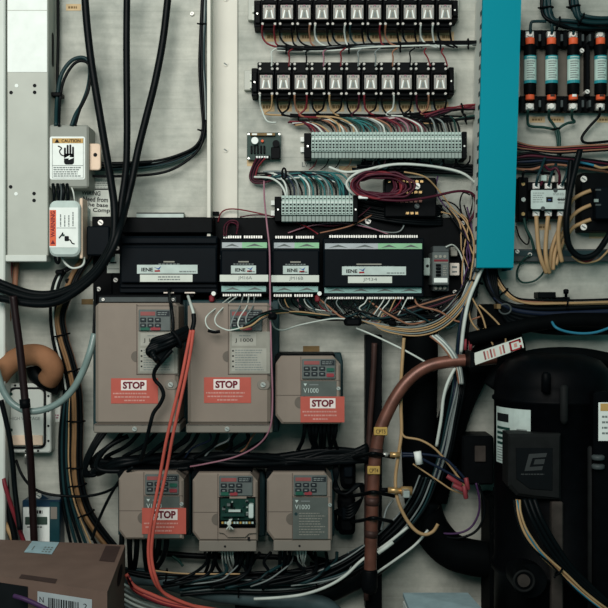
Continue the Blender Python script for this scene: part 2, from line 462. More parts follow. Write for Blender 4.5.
for i, (x0, x1, m) in enumerate(((53, 54, 'black_cable'), (57.5, 59, 'black_cable'), (63, 62, 'black_cable'), (67, 68, 'black_cable'), (60.5, 60, 'grey_dark'))):
    wire('cable', f'{ordn(i + 1)} dark cable from the left between the caution box and outlet box', [(x0, 184, .05), (x0 + 1, 192, .055), (x1, 205, .05)], 1.6 if i < 4 else 1.0, m, cat='cable')
wire('wire', 'white wire showing right of the dark cables above the outlet box', [(71, 186, .045), (73.5, 193, .05), (75, 204, .04)], .8, 'wire_white')

b = MB().fb(89, 178.5, 113, 190, 0, .0008, 'paper').lines(91, 180, 112, 189, 4, .0012, 'ink_grey', .28, seed=8)
tag(b.build('printed_sticker'), 'pale printed sticker on the panel above the handwritten note', 'sticker')
b = MB().fb(74, 188.6, 110, 221, 0, .0009, 'paper').quad(74, 188.6, 110, 189.8, .0012, 'ink')
b.text('WIRING', 91, 193, 4.4, .0013, 'ink', w=19, rot=.06, bold=.02).text('Need from', 95.5, 199.3, 5.0, .0013, 'ink', w=25, rot=.05, bold=.02).text('the base', 97, 204.8, 4.0, .0013, 'ink', w=22, rot=.05, bold=.02).text('in Comp', 98, 210.6, 5.4, .0013, 'ink', w=24, rot=.04, bold=.02)
tag(b.build('handwritten_note'), 'note handwritten in black marker taped to the panel beside the outlet box', 'note')
b = MB().fb(107, 254, 121, 273, .012, .0135, 'paper').quad(110, 262, 116.5, 263.5, .0138, 'ink').quad(108, 268.5, 119, 269.2, .0138, 'ink_grey')
tag(b.build('paper_tag'), 'small pale paper tag left of the wide black controller', 'tag')
t = thing('power_supply', 'small blank navy box screwed beside the outlet box', 'box', 98, 236)
MB().fb(86.5, 226, 109.5, 255.5, .012, .06, 'navy_black', .002).build('body', t)
MB().fb(92, 216.5, 119, 232, .0, .03, 'black', .001).build('bracket', t)
MB().screw(100.5, 222.5, 2.7, .03, .032).build('screw', t)

# big black cables top left
G = 'black cables sweeping down the left of the panel'
def big(lbl, pts, r, dd): wire('cable', lbl, pts, r, 'black_cable', dd, 'cable', G, 12, 8)
big('thick black cable entering leftmost at the top and sweeping down left', [(84.5, -8, .05), (87, 25, .05), (91, 60, .05), (96, 92, .055), (101, 122, .06), (106, 152, .07), (111, 182, .08), (114.5, 210, .09), (113, 240, .095), (102, 264, .095), (80, 285, .09), (55, 296, .085), (30, 298, .08), (-6, 287, .07)], 3.7, .06)
big('thick straight black cable entering in the middle above the panel', [(127, -8, .045), (126.5, 40, .045), (126.8, 90, .05), (127, 135, .055), (126, 168, .065), (122, 198, .075), (117, 226, .083), (107, 252, .083), (88, 277, .078), (60, 292, .072), (30, 293, .068), (-6, 280, .06)], 3.4, .06)
big('thick black cable entering nearest the white rail and curving left', [(168.5, -8, .035), (163, 40, .035), (155, 82, .04), (146, 118, .05), (138, 150, .06), (132, 180, .066), (126, 205, .07), (119, 232, .1), (110, 254, .105), (93, 278, .1), (62, 300, .095), (34, 304, .09), (-6, 297, .08)], 3.6, .06)
bundle('cable_bundle', 'bundle of thin black cables tied along the white angle rail and turning left', 'cable bundle', [(205.5, -8), (203.5, 30), (202.5, 65), (204, 100), (204.5, 128), (198, 145), (183, 155), (160, 163), (130, 167), (84, 168)], 3.2, [('black_cable', 1.5), ('black_cable', 1.7), ('wire_grey', .8), ('black_cable', 1.5), ('teal_cable', 1.0), ('black_cable', 1.4)], (.1, .47), .015, tie_r=3.8)
wire('cable', 'black cable dipping below the tied bundle right of the caution box', [(206, 120, .02), (201, 145, .02), (188, 160, .02), (165, 172, .02), (130, 176, .02), (84, 176, .02)], 1.4, 'black_cable', cat='cable')
wire('cable', 'thick black cable running level behind the sweeping cables by the caution box', [(84, 163.5, .03), (110, 164, .03), (140, 163, .02), (152, 162, .015)], 2.1, 'black_cable', cat='cable')
MB_s = MB().screw(192, 13.5, 1.8, 0, .004); tag(MB_s.build('screw'), 'bright screw head on the panel beside the tied cable bundle at the top', 'screw')

# tape labels
def tape(x0, y0, x1, y1, lbl, m='tan_tape', s=None, d=.0006, grp=None):
    b = MB().fb(x0, y0, x1, y1, 0, d, m)
    if s: b.lines(x0 + (x1 - x0) * .15, y0 + (y1 - y0) * .3, x1 - (x1 - x0) * .1, y1 - (y1 - y0) * .25, 1, d + .0003, 'brown_tag', .75, seed=int(x0 + y0))
    tag(b.build('tape_label'), lbl, 'label', grp)
tape(66, 4, 81, 10.5, 'tan tape label at the top between the cover and first thick cable', s=True)
tape(81.5, 299, 93, 304.5, 'brown tape label just left of the left STOP drive', 'brown_tag')
tape(303, 346, 319.5, 352.5, 'brown tape label on the panel above the small STOP drive', 'brown_tag')
tape(339, 166, 356, 172.5, 'tan tape label half hidden by white cables under the long terminal strip')
tape(215, 443, 229, 450, 'dark tan tape label on the panel below the right wide drive', 'brown_tag')
tape(247, 160, 262, 166, 'tan tape label under the green circuit board')
tape(529.5, 116.5, 545, 122.5, 'tan tape label under the leftmost fuse', s=True)
tape(549, 116.5, 564, 122.5, 'tan tape label under the second fuse', s=True)
tape(597, 116.5, 612, 122.5, 'tan tape label under the rightmost fuse', s=True)
tape(537, 224, 551, 230, 'tan tape label behind the tan wires under the contactor', s=True)
tape(589, 232, 606, 238.5, 'tan tape label under the black breaker at the right edge')
tape(532, 176, 540, 180, 'pale tape label above the contactor', 'paper')
tape(104, 461, 119, 466, 'brown tape label left above the lower left drive', 'brown_tag')

# white angle rail
t = thing('angle_rail', 'white painted angle rail running down from the top to the black plate', 'rail', 222, 110)
MB().fb(211.5, -20, 237.5, 236, 0, .005, 'rail_white', .0008).build('face', t)
MB().fb(207, -20, 210.6, 238.5, 0, .045, 'rail_white', .0006).build('flange', t)
for y in (-1, 64, 150): MB().screw(225.5, y, 2.6, .005, .0065, 'rail_white').build('screw', t)

# ================================================================== relays
COL = {'wire_red': 'red', 'wire_black': 'black', 'wire_white': 'white', 'wire_teal': 'teal', 'wire_maroon': 'maroon', 'wire_tan': 'tan', 'wire_brown': 'brown', 'wire_pink': 'pink', 'wire_grey': 'grey', 'wire_green': 'green', 'wire_blue': 'blue', 'wire_purple': 'purple', 'teal_cable': 'dark teal', 'wire_cyan': 'light blue', 'black_cable': 'black'}
def relay(x, y, label):
    t = thing('relay', label, 'relay', x + 6, y + 7, 0, 'relays on black sockets')
    MB().fb(x - 2.6, y - 12.5, x + 14.6, y + 21.5, .012, .036, 'black', .0012).fb(x - 2.2, y + 21, x + 14.2, y + 25, .012, .03, 'black', .001).build('socket', t)
    b = MB().fb(x - 1.2, y - 2.6, x + 13.2, y + 16, .036, .046, 'black_matte', .0012); b.build('relay_case', t)
    b = MB().fb(x, y, x + 12.2, y + 14, .046, .0468, 'relay_plate')
    q = .0471
    b.poly([(x + 4.1, y + 3.5), (x + 8.1, y + 3.5), (x + 9.6, y + 12.4), (x + 2.6, y + 12.4)], q, 'drive_label')
    b.poly([(x + 5.3, y + 7), (x + 6.9, y + 7), (x + 7.4, y + 12.4), (x + 4.8, y + 12.4)], q + .0002, 'ink_grey')
    b.poly([(x + 3.4, y + 5), (x + 4.6, y + 5), (x + 3.2, y + 13), (x + 1.6, y + 13)], q + .0003, 'white').poly([(x + 7.6, y + 5), (x + 8.8, y + 5), (x + 10.6, y + 13), (x + 9, y + 13)], q + .0003, 'white')
    for k in range(4): b.quad(x + 1.5 + 2.4 * k, y + .5, x + 3.1 + 2.4 * k, y + 2.4, q, 'ink_grey')
    b.quad(x + 5, y - .3, x + 7, y + 1.2, q + .0003, 'wire_pink').quad(x + .3, y + 2.8, x + 1.4, y + 13.4, q, 'ink_grey').quad(x + 10.9, y + 2.8, x + 11.9, y + 13.4, q, 'ink_grey')
    b.build('window', t)
    for sx, sy in ((0, -11), (12.2, -11), (0, -6.2), (12.2, -6.2), (-.4, 18.6), (12, 18.6)):
        MB().disc(x + sx, y + sy, 1.3, .036, .041, 'relay_screw', 10).build('terminal_screw', t)
    return t
r0 = relay(263, 5, 'first relay from the left in the upper relay row')
k5 = S * (1 - .045 / D)
for i in range(1, 11): dup(r0, 17.6 * i * k5, 0, f'{ordn(i + 1)} relay from the left in the upper relay row')
for i in range(11): dup(r0, (-3 + 17.4 * i) * k5, -70 * k5, f'{ordn(i + 1)} relay from the left in the lower relay row')
for y0, y1, a, nm in ((-3, 20, 248, 'upper'), (70, 90, 244, 'lower')):
    tag(MB().fb(a, y0, 459 if nm == 'upper' else 456, y1, 0, .012, 'grey_metal', .001).build('din_rail'), f'metal mounting rail behind the {nm} relay row', 'rail')
def clamp(x0, y0, x1, y1, lbl, w=True):
    t = thing('end_clamp', lbl, 'clamp', (x0 + x1) / 2, (y0 + y1) / 2)
    MB().fb(x0, y0, x1, y1, .0, .034, 'black', .001).fb(x0 + 1, y0 + 4, x1 - .5, y1 - 4, .034, .04, 'black', .001).build('body', t)
    MB().disc((x0 + x1) / 2, (y0 + y1) / 2, .9, .04, .0405, 'silver', 8).build('screw', t)
    if w: MB().fb(x0 - 1.6, y0 + 6, x0 + .4, y0 + 12, .01, .02, 'paper').fb(x0 - 1.6, y0 + 14, x0 + .4, y0 + 20, .01, .02, 'paper').build('catch', t)
clamp(254, 0, 260.6, 27, 'black end clamp left of the upper relay row')
clamp(451.8, 0, 458, 20, 'black end clamp right of the upper relay row', False)
clamp(251.5, 68, 257.4, 96, 'black end clamp left of the lower relay row')
clamp(448.5, 67, 454, 95, 'black end clamp right of the lower relay row', False)
for i in range(11):
    tape(265 + 17.5 * i, 31.5, 279 + 17.5 * i, 41.5, f'tan tape label under the {ordn(i + 1)} relay of the upper row', s=True, grp='relay tape labels')
    tape(260.5 + 17.4 * i, 102, 274.5 + 17.4 * i, 111.5, f'tan tape label under the {ordn(i + 1)} relay of the lower row', s=True, grp='relay tape labels')
# wires of the upper row: two drop from every relay into the tied bundle
pal = ['wire_red', 'wire_black', 'wire_black', 'wire_white', 'wire_black', 'teal_cable', 'wire_black', 'wire_brown', 'wire_black', 'wire_white', 'wire_black']
for i in range(11):
    x = 262.5 + 17.6 * i
    for k in (0, 1):
        m = pal[(i + 5 * k) % 11]; xx = x + (0 if k == 0 else 12)
        if i == 0: m = 'wire_red'
        e = 14 if k == 0 else 5
        wire('wire', f'{COL[m]} wire from the {"left" if k == 0 else "right"} terminal below the {ordn(i + 1)} upper relay', [(xx, 25, .04), (xx - .5, 31, .03), (xx + .5, 38 + k, .02), (xx + e * .4, 44, .02), (xx + e + 2, 47.5, .018)], .95, m, group='wires under the upper relay row')
bundle('cable_bundle', 'tied bundle of dark and pale wires running level under the upper relay row', 'cable bundle', [(277, 48), (320, 48.5), (360, 47), (400, 46), (440, 43.5), (484, 43)], 2.8, [('wire_black', 1.1), ('teal_cable', 1.1), ('wire_grey', 1.0), ('wire_black', 1.1), ('wire_black', 1.1), ('wire_white', .9), ('teal_cable', .9), ('wire_black', 1.1)], (.08, .36, .61, .81, .93), .018, tie_r=4)
for i, m in enumerate(['wire_white', 'wire_red', 'wire_black', 'wire_pink', 'wire_red', 'wire_grey', 'wire_grey', 'wire_brown', 'wire_black', 'wire_red', 'wire_red']):
    x = 271.5 + 17.3 * i; dx = 3 if i > 8 else 0
    wire('wire', f'thin {COL[m]} wire joining the bundle to the {ordn(i + 1)} lower relay from above', [(x + 5 - dx * 2, 48, .02), (x - dx, 52, .022), (x + .5, 58, .03), (x + dx, 66, .05)], .75, m, group='wires above the lower relay row')
pal2 = ['wire_white', 'wire_black', 'wire_brown', 'wire_black', 'wire_tan', 'wire_black', 'wire_red', 'wire_black', 'wire_black', 'wire_maroon', 'wire_black']
for i in range(11):
    x = 260 + 17.4 * i
    for k in (0, 1):
        m = pal2[(i + 4 * k) % 11]; xx = x + (0 if k == 0 else 12); s = 1 if k == 0 else -1
        ey = 121 if i == 0 and k == 0 else 114 + (i % 3)
        wire('wire', f'{COL[m]} wire from the {"left" if k == 0 else "right"} terminal below the {ordn(i + 1)} lower relay', [(xx, 95, .04), (xx, 102, .03), (xx + s * 1.5, 109, .022), (xx + s * 7, ey, .02), (xx + 16, ey + 1.5, .016)], .95, m, group='wires under the lower relay row')
bundle('cable_bundle', 'black wires tied together just below the lower relay tape labels', 'cable bundle', [(290, 115), (330, 115.5), (370, 115.5), (405, 115), (440, 112)], 2.0, [('wire_black', 1.0), ('wire_black', 1.0), ('wire_black', .9), ('wire_maroon', .8)], (.1, .5, .8), .013)
bundle('cable_bundle', 'maroon wire bundle leaving right of the lower relays into the wire duct', 'cable bundle', [(425, 117), (445, 111), (462, 108.5), (486, 105)], 3.2, [('wire_maroon', 1.1), ('wire_red', 1.0), ('wire_maroon', 1.1), ('wire_black', 1.0), ('wire_red', .9), ('wire_black', 1)], (.7,), .02)
bundle('cable_bundle', 'dark green and black wires entering the duct below the maroon bundle', 'cable bundle', [(420, 121), (445, 121), (462, 118.5), (486, 115)], 2.4, [('wire_black', 1.1), ('wire_green', 1.0), ('wire_black', 1.1), ('wire_tan', .7)], (.72,), .02)

# ================================================================== terminal strips
def strip(x0, y0, n, pitch, label, lx, rx):
    t = thing('terminal_strip', label, 'terminal strip', x0 + n * pitch / 2, y0 + 13)
    for i in range(n):
        x = x0 + i * pitch; e = x + pitch - .35
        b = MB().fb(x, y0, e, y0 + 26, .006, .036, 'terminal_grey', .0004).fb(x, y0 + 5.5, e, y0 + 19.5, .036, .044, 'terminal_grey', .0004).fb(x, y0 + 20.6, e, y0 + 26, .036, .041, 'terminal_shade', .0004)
        cx = (x + e) / 2; w = pitch * .27
        for yy, h, dd in ((9.3, 1.0, .0443), (12.8, 1.2, .0443), (15.6, 1.2, .0443), (18.3, .7, .0443), (3.3, .7, .0363)): b.quad(cx - w, y0 + yy - h, cx + w, y0 + yy + h * .6, dd, 'ink')
        b.quad(x + .1, y0 + 6.3, e - .1, y0 + 7, .0443, 'white')
        b.build('terminal', t)
    MB().fb(lx, y0 + 1, x0 - .3, y0 + 26, .004, .043, 'black', .001).disc((lx + x0) / 2, y0 + 14, 1, .043, .0434, 'silver', 8).build('end_stop', t)
    MB().fb(x0 + n * pitch, y0 - .5, rx, y0 + 27, .004, .043, 'black', .001).disc((rx + x0 + n * pitch) / 2, y0 + 14, 1, .043, .0434, 'silver', 8).build('end_stop', t)
    MB().fb(lx - 3.5, y0 + 5, rx, y0 + 9.5, 0, .006, 'white').fb(lx - 3.5, y0 + 15, rx, y0 + 20, 0, .006, 'white').build('rail', t)
strip(311.5, 132, 44, 3.42, 'long grey terminal strip under the lower relay row', 304, 467)
strip(281.5, 195.5, 19, 3.78, 'short grey terminal strip above the pair of narrow controllers', 274.5, 358)
fan = ['wire_maroon', 'wire_red', 'wire_maroon', 'wire_white', 'wire_maroon', 'wire_tan', 'wire_black', 'wire_brown', 'wire_tan', 'wire_white', 'wire_brown', 'wire_black', 'wire_tan', 'wire_white', 'wire_green', 'wire_teal', 'wire_black', 'wire_teal', 'wire_green', 'wire_teal', 'wire_grey', 'wire_white', 'wire_green', 'wire_brown', 'wire_black', 'wire_maroon', 'wire_red', 'wire_maroon', 'wire_pink', 'wire_maroon', 'wire_black', 'wire_red', 'wire_white', 'wire_maroon', 'wire_black', 'wire_black', 'wire_grey', 'wire_black', 'wire_black', 'wire_grey', 'wire_black', 'wire_black', 'wire_green', 'wire_black']
rn = random.Random(3)
for i in range(44):
    x = 313 + 3.42 * i; dd = .012 + .001 * (i % 7)
    ln = rn.uniform(24, 34) * (.45 if i > 34 else 1) * (.8 if i < 6 else 1); y = 117.5 + rn.uniform(-1, 3)
    if i < 6: ln = 20 + 2 * i; y = 122 + i * .2
    wire('wire', f'{COL[fan[i]]} wire arching into the {ordn(i + 1)} slot of the long terminal strip', [(x - ln - 5, y + rn.uniform(-1, 3), dd), (x - ln * .6, y + .3, dd + .006), (x - ln * .25, y + 4, dd + .012), (x - 1.5, y + 9, .03), (x, 134, .03)], .95, fan[i], n=6, group='wires arching into the long terminal strip')
fan2 = ['wire_black', 'wire_white', 'wire_black', 'wire_blue', 'wire_grey', 'wire_black', 'wire_teal', 'wire_white', 'wire_teal', 'wire_black', 'wire_green', 'wire_teal', 'wire_grey', 'wire_teal', 'wire_black', 'wire_teal', 'wire_teal', 'wire_black', 'wire_teal']
for i in range(19):
    x = 283.2 + 3.78 * i; dd = .012 + .0012 * (i % 5); ln = rn.uniform(18, 30); y = 171.5 + rn.uniform(0, 7)
    wire('wire', f'{COL[fan2[i]]} wire bending down into the {ordn(i + 1)} slot of the short terminal strip', [(x - ln - 8, y, dd), (x - ln * .6, y, dd + .006), (x - ln * .2, y + 6, dd + .01), (x - .6, y + 14, .03), (x, 198, .03)], 1.0, fan2[i], n=6, group='wires bending into the short terminal strip')
for i in range(6):
    x0 = 264 + i * 2
    m = ['teal_cable', 'wire_teal', 'wire_black', 'wire_blue', 'wire_teal', 'wire_white'][i]
    wire('wire', f'{COL[m]} wire, {ordn(i + 1)} of those running level above the short terminal strip', [(x0, 180 - i, .02), (280, 175 + i * .8, .022), (300, 172 + i * 1.1, .022), (320, 173 + i * 1.2, .02), (335 + 2 * i, 180 + i, .025), (343 + 1.5 * i, 197, .03)], 1.05, m)
tag(MB().tube3([P(284 + 2 * math.cos(a), 173.5 + 5.5 * math.sin(a), .026) for a in [2 * PI * i / 12 for i in range(12)]], .0017, 'black', 5, True).build('cable_tie'), 'black cable tie around the teal wires left of the short terminal strip', 'cable tie')
# thin wires hanging below the long strip
for i in range(12):
    x = 318 + 11.5 * i; m = ['wire_red', 'wire_black', 'wire_black', 'wire_brown', 'wire_black', 'wire_grey', 'wire_pink', 'wire_black', 'wire_black', 'wire_purple', 'wire_black', 'wire_grey'][i]
    wire('wire', f'thin {COL[m]} wire hanging {ordn(i + 1)} from the left below the long terminal strip', [(x, 156, .03), (x - 1.5, 161, .02), (x - 4, 166, .012), (x - 9, 170, .012)], .6, m, n=5)

# ================================================================== green board, white cables, red coil
t = thing('circuit_board', 'small green circuit board beside the left end of the long terminal strip', 'circuit board', 264, 146)
MB().fb(247, 132.5, 281, 159.8, .008, .011, 'pcb_green').build('board', t)
MB().disc(254.8, 140.5, 3.5, .011, .022, 'white', 18).build('capacitor', t)
MB().disc(262.3, 140.8, 1.4, .011, .017, 'warn_orange', 10).build('indicator_light', t)
MB().fb(250.5, 133, 275, 135.4, .011, .018, 'brown_tag').fb(252, 133.4, 257, 135, .018, .0184, 'white').fb(267, 133.4, 272, 135, .018, .0184, 'white').build('header', t)
for i in range(5): MB().fb(250.5 + 3.2 * i, 145.5, 252.3 + 3.2 * i, 153.5, .011, .015, 'black', .0005).build('resistor', t)
MB().disc(276, 143.5, 3.6, .011, .021, 'black', 14).build('coil', t)
MB().fb(271, 147, 280, 158.5, .011, .02, 'black', .001).build('relay_block', t)
b = MB().fb(255, 155.5, 270, 158.8, .011, .02, 'black')
for i in range(5): b.fb(256 + 2.6 * i, 156, 257.8 + 2.6 * i, 158, .02, .0204, 'white')
b.build('terminal_block', t)
for x, y in ((248.6, 134), (279.4, 134), (248.6, 158.3), (279.4, 158.3)): MB().disc(x, y, 1, 0, .0112, 'silver', 8).build('standoff', t)
for i, (m, o) in enumerate((('wire_maroon', 0), ('wire_black', 1.4), ('wire_maroon', 2.8), ('wire_black', 4.2), ('wire_red', 5.4))):
    wire('wire', f'{COL[m]} wire, {ordn(i + 1)} of those hooking down from the green board', [(257 + o * 1.5, 158, .02), (253 + o, 166, .016), (250 + o, 176, .014), (253 + o * .6, 182 - o * .5, .016), (262, 183 - o * .8, .018), (276, 179 - o * .7, .018), (296, 174 + o * .6, .02)], 1.15, m)
wire('wire', 'white wire from the tied teal wires to the short strip left end', [(254, 177, .024), (270, 178, .026), (279, 183, .028), (284, 190, .032), (286.5, 198, .034)], 1.1, 'wire_white')
wire('wire', 'long thin pink wire hanging from the green board past the right wide drive', [(264, 181, .03), (264.5, 200, .05), (267, 225, .075), (269.5, 250, .085), (270, 285, .09), (270.5, 320, .14), (271.5, 360, .145), (272.5, 400, .145), (270, 428, .14), (258, 445, .12), (235, 457, .1), (205, 464, .09), (188, 467, .08)], .85, 'wire_pink', k=8)
for i, pts in enumerate(([(329, 167, .02), (345, 172, .03), (365, 170, .036), (385, 165.5, .038), (405, 164, .038), (428, 166, .036), (450, 170, .034), (459, 172.5, .03)], [(374, 169, .034), (394, 164.5, .044), (420, 165, .044), (448, 169, .04), (464, 174, .038), (474, 182, .03), (480, 189, .02)], [(376, 168, .03), (362, 171, .036), (351, 177, .036), (346.5, 184, .036), (350, 191, .036), (358, 196, .034), (367, 199, .03)])):
    wire('cable', ['white cable running level under the long terminal strip', 'white cable arching from mid panel down into the teal duct', 'white cable bending in a ring left of the maroon coil'][i], pts, 1.35, 'wire_white', cat='cable')
for i in range(4):
    wire('cable', f'{ordn(i + 1)} black cable from the top running level behind the white cables', [(362 - i * 5, 163 + i * 3.2, .012), (400, 162 + i * 3.2, .014), (440, 165 + i * 2.5, .014), (484, 166 + i * 3, .016)], 1.7, 'black_cable', cat='cable')
t = thing('power_distribution_block', 'black distribution block with copper terminals behind the maroon coil', 'terminal block', 411, 197)
MB().fb(384.5, 177.5, 436.5, 217, 0, .035, 'black', .002).build('body', t)
for yy, n, m in ((181.3, 8, 'brass'), (192, 6, 'brass'), (201, 6, 'copper'), (213, 3, 'brass')):
    for i in range(n):
        MB().fb(388 + i * 4.6 + (18 if n < 5 else 0) + (8 if n == 6 else 0), yy - 1.1, 391 + i * 4.6 + (18 if n < 5 else 0) + (8 if n == 6 else 0), yy + 1.3, .035, .038, m).build('contact', t)
for y in (186, 206): MB().screw(417, y, 3.2 if y < 200 else 2.6, .035, .04, 'bright_screw' if y < 200 else 'grey_dark').build('screw', t)
rt = thing('wire_coil', 'coil of maroon wire looped in front of the black distribution block', 'wire coil', 390, 186, .05)
for i in range(9):
    cx = 377 + rn.uniform(-4, 4); rx = 23 + rn.uniform(-3, 3); ry = 10.5 + rn.uniform(-2.5, 3)
    if i > 6: cx = 384; rx = 31 - (i - 7) * 4; ry = 13 - (i - 7) * 2
    pts = []
    for j in range(16):
        a = 2 * PI * j / 16
        pts.append((cx + rx * math.cos(a), 185.5 + rn.uniform(-1.3, 1.3) + ry * math.sin(a) + 2.5 * math.cos(a) * (.3 - math.sin(a) * .0), .046 + .006 * math.sin(a + i) + .0018 * i))
    MB().tube(pts, 1.25, 'wire_maroon' if i % 3 else 'wire_red', n=6, k=4, closed=True).build('wire', rt)
MB().tube([(357, 195, .055), (380, 199.5, .06), (405, 200.5, .06), (430, 197, .055), (455, 191.5, .05), (469, 192, .046), (475, 198, .04), (474.5, 212, .035), (469, 222, .03)], 1.25, 'wire_maroon').build('wire', rt)
MB().fb(358.5, 195.5, 368, 198.6, .058, .064, 'white', .0005).build('marker_sleeve', rt)
for i in range(9):
    y = 198 + i * 2.3
    wire('cable', f'{ordn(i + 1)} black cable from the top sagging under the maroon coil', [(356, y - 2, .012), (375, y + 2 + rn.uniform(-1, 1), .02), (400, y + 6, .024), (425, y + 8, .02), (442, y + 8, .014)], 1.6, 'black_cable', cat='cable')
for i, (m, pts) in enumerate((('wire_grey', [(300, 225, .016), (330, 219, .018), (355, 222, .02), (380, 231, .022), (398, 232, .02), (404, 224, .02), (398, 216, .02)]), ('wire_pink', [(288, 233, .016), (310, 226, .02), (340, 223, .022), (370, 228, .022), (390, 235, .022)]), ('wire_maroon', [(240, 217, .014), (262, 215, .018), (300, 222, .02), (330, 226, .02), (352, 221, .02), (372, 206, .02)]), ('wire_white', [(410, 224, .018), (424, 219, .018), (440, 216, .016)]), ('wire_red', [(218, 222, .014), (222, 212, .014), (234, 209, .015), (262, 214, .016), (300, 224, .018), (318, 234, .06)]), ('wire_brown', [(320, 233, .03), (350, 226, .03), (372, 215, .02)]))):
    wire('wire', ['grey wire looping below the black cables above the wide right controller', 'pink wire crossing the black plate above the narrow controllers', 'maroon wire crossing from the white rail to the coil', 'short white wire on the black plate below the distribution block', 'thin red wire arching over the foot of the white rail', 'brown wire rising from the wide right controller'][i], pts, .7, m)
for i in range(2):
    wire('wire', ['outer', 'inner'][i] + ' maroon wire loop at the foot of the white rail', [(224 + i * 2, 236, .06), (224.5 + i * 3, 226, .03), (231, 220.5 + i * 2, .02), (238 - i, 223 + i * 2, .025), (236.5, 234, .05)], .8, 'wire_maroon')
MB_s = MB().fb(212.5, 211.5, 219, 215, .005, .012, 'black', .0006); tag(MB_s.build('cable_clip'), 'tiny black clip on the white rail near its foot', 'clip')

# thin wires right of coil
for i, (m, pts) in enumerate((('wire_purple', [(438, 176, .02), (436, 190, .02), (444, 205, .02), (458, 218, .02), (466, 235, .03), (471, 262, .05)]), ('wire_tan', [(404, 172, .05), (425, 177, .045), (440, 192, .03), (452, 208, .03), (466, 222, .03), (474, 245, .05), (470, 280, .06)]), ('wire_black', [(470, 192, .02), (473, 202, .02), (466, 222, .02), (460, 205, .02), (463, 193, .02), (470, 195, .02)]), ('wire_black', [(442, 200, .02), (455, 205, .02), (464, 218, .02), (470, 236, .03)]), ('wire_tan', [(441, 212, .02), (456, 217, .02), (466, 232, .03), (472, 252, .04), (480, 262, .05)]), ('wire_black', [(438, 206, .02), (450, 216, .02), (462, 232, .03), (474, 250, .04)]))):
    wire('wire', ['purple wire dropping right of the distribution block', 'tan wire arching over the coil and down beside the duct', 'small black wire loop hanging left of the teal duct', 'thin black wire curving down right of the distribution block', 'tan wire ending under the teal duct cover', 'lower thin black wire curving right of the distribution block'][i], pts, .8, m)
# ================================================================== black plate and controllers
t = thing('mounting_plate', 'wide black mounting plate carrying the controllers across the panel', 'plate', 286, 258)
MB().fb(93, 217, 112, 300, 0, .012, 'black', .001).fb(112, 217, 215, 256, 0, .012, 'black', .001).fb(112, 272, 215, 300, 0, .012, 'black', .001).fb(215, 217.5, 478, 297, 0, .012, 'black', .001).build('plate', t)
for x, y in ((115.5, 280), (98.5, 289), (117, 248), (368, 221), (463, 223), (219, 257), (455, 292)): MB().screw(x, y, 2.2 if x != 368 else 3, .012, .0145).build('screw', t)
def controller(x0, x1, y0, y1, label, logo, lab, name_txt, strips, tdots, bdots, vents, sub=None):
    t = thing('controller', label, 'controller', (x0 + x1) / 2, (y0 + y1) / 2)
    d = .07
    MB().fb(x0, y0 + 4, x1, y1 - 3, .012, d - .012, 'navy_black', .0015).fb(x0 + .8, y0 + 15, x1 - .8, y1 - 13, d - .012, d, 'navy_black', .002).build('case', t)
    for a, b_, y, m in strips: 
        q = MB().fb(a, y, b_, y + 5.6, d - .012, d - .0105, m)
        n = max(1, round((b_ - a) / 22))
        for i in range(n):
            w = (b_ - a) / n; c = a + w * (i + .5); q.poly([(c - w * .36, y + 4.4), (c, y + 1.2), (c + w * .36, y + 4.4), (c, y + 3.4)], d - .0103, 'keypad')
        q.build('terminal_legend', t)
    for (a, b_, y) in tdots + bdots:
        q = MB().fb(a - 1, y - 2.6, b_ + 1, y + 2.6, .02, d - .014, 'black', .0006); n = max(2, round((b_ - a) / 2.35))
        for i in range(n):
            w = (b_ - a) / n; q.fb(a + w * i + .35, y - 1.3, a + w * (i + 1) - .35, y + 1.2, d - .014, d - .0134, 'bright_screw')
        q.build('terminal_block', t)
    a, b_, y, n = vents; q = MB()
    for i in range(n):
        w = (b_ - a) / n; q.quad(a + w * i + .4, y + 1.6, a + w * (i + 1) - .5, y + 2.6, d + .0003, 'ink_grey')
    q.quad(a + (b_ - a) * .25, y - .9, b_ - (b_ - a) * .25, y + .4, d + .0003, 'drive_label'); q.build('indicator_row', t)
    lx0, ly0, lx1, ly1 = logo
    q = MB().fb(lx0, ly0, lx1, ly1, d, d + .0006, 'label_mint'); h = ly1 - ly0
    q.text('IENE', lx0 + h * 1.15, (ly0 + ly1) / 2 + .4, h * .42, d + .0009, 'ink', w=h * 1.3, bold=.03)
    sx = lx0 + h * 1.9
    q.poly([(sx, ly0 + h * .25), (sx + h * .5, ly0 + h * .4), (sx + h * .85, ly0 + h * .15), (sx + h * .6, ly0 + h * .58)], d + .0009, 'ink_blue').poly([(sx + h * .1, ly0 + h * .62), (sx + h * .7, ly0 + h * .6), (sx + h * .75, ly0 + h * .78), (sx + h * .1, ly0 + h * .8)], d + .0009, 'ink_red')
    q.lines(lx1 - (lx1 - lx0) * .3, ly1 - h * .35, lx1 - 1, ly1 - h * .12, 1, d + .0009, 'ink_grey', .6)
    q.build('brand_label', t)
    lx0, ly0, lx1, ly1 = lab
    q = MB().fb(lx0, ly0, lx1, ly1, d, d + .0007, 'paper')
    if name_txt: q.text(name_txt, (lx0 + lx1) / 2 + (1 if lx1 - lx0 > 45 else 0), (ly0 + ly1) / 2, (ly1 - ly0) * .6, d + .001, 'ink_grey', w=14)
    else: q.lines(lx0 + 18, ly0 + 1, lx1 - 12, ly1 - 1, 2, d + .001, 'ink_grey', .45)
    q.build('name_label', t)
    return t
controller(220, 268.5, 235, 297, 'narrow black controller with a label reading JM16A', (231, 265.5, 256, 273.5), (219.8, 274.8, 268.2, 281.6), 'JM16A', [(222, 242, 242.4, 'strip_lilac'), (242, 267, 242.4, 'strip_green'), (221.5, 266, 286, 'strip_teal')], [(223, 241.5, 237), (243.5, 262.5, 237)], [(222.5, 241, 295), (243, 261.5, 295)], (233, 254, 262, 7))
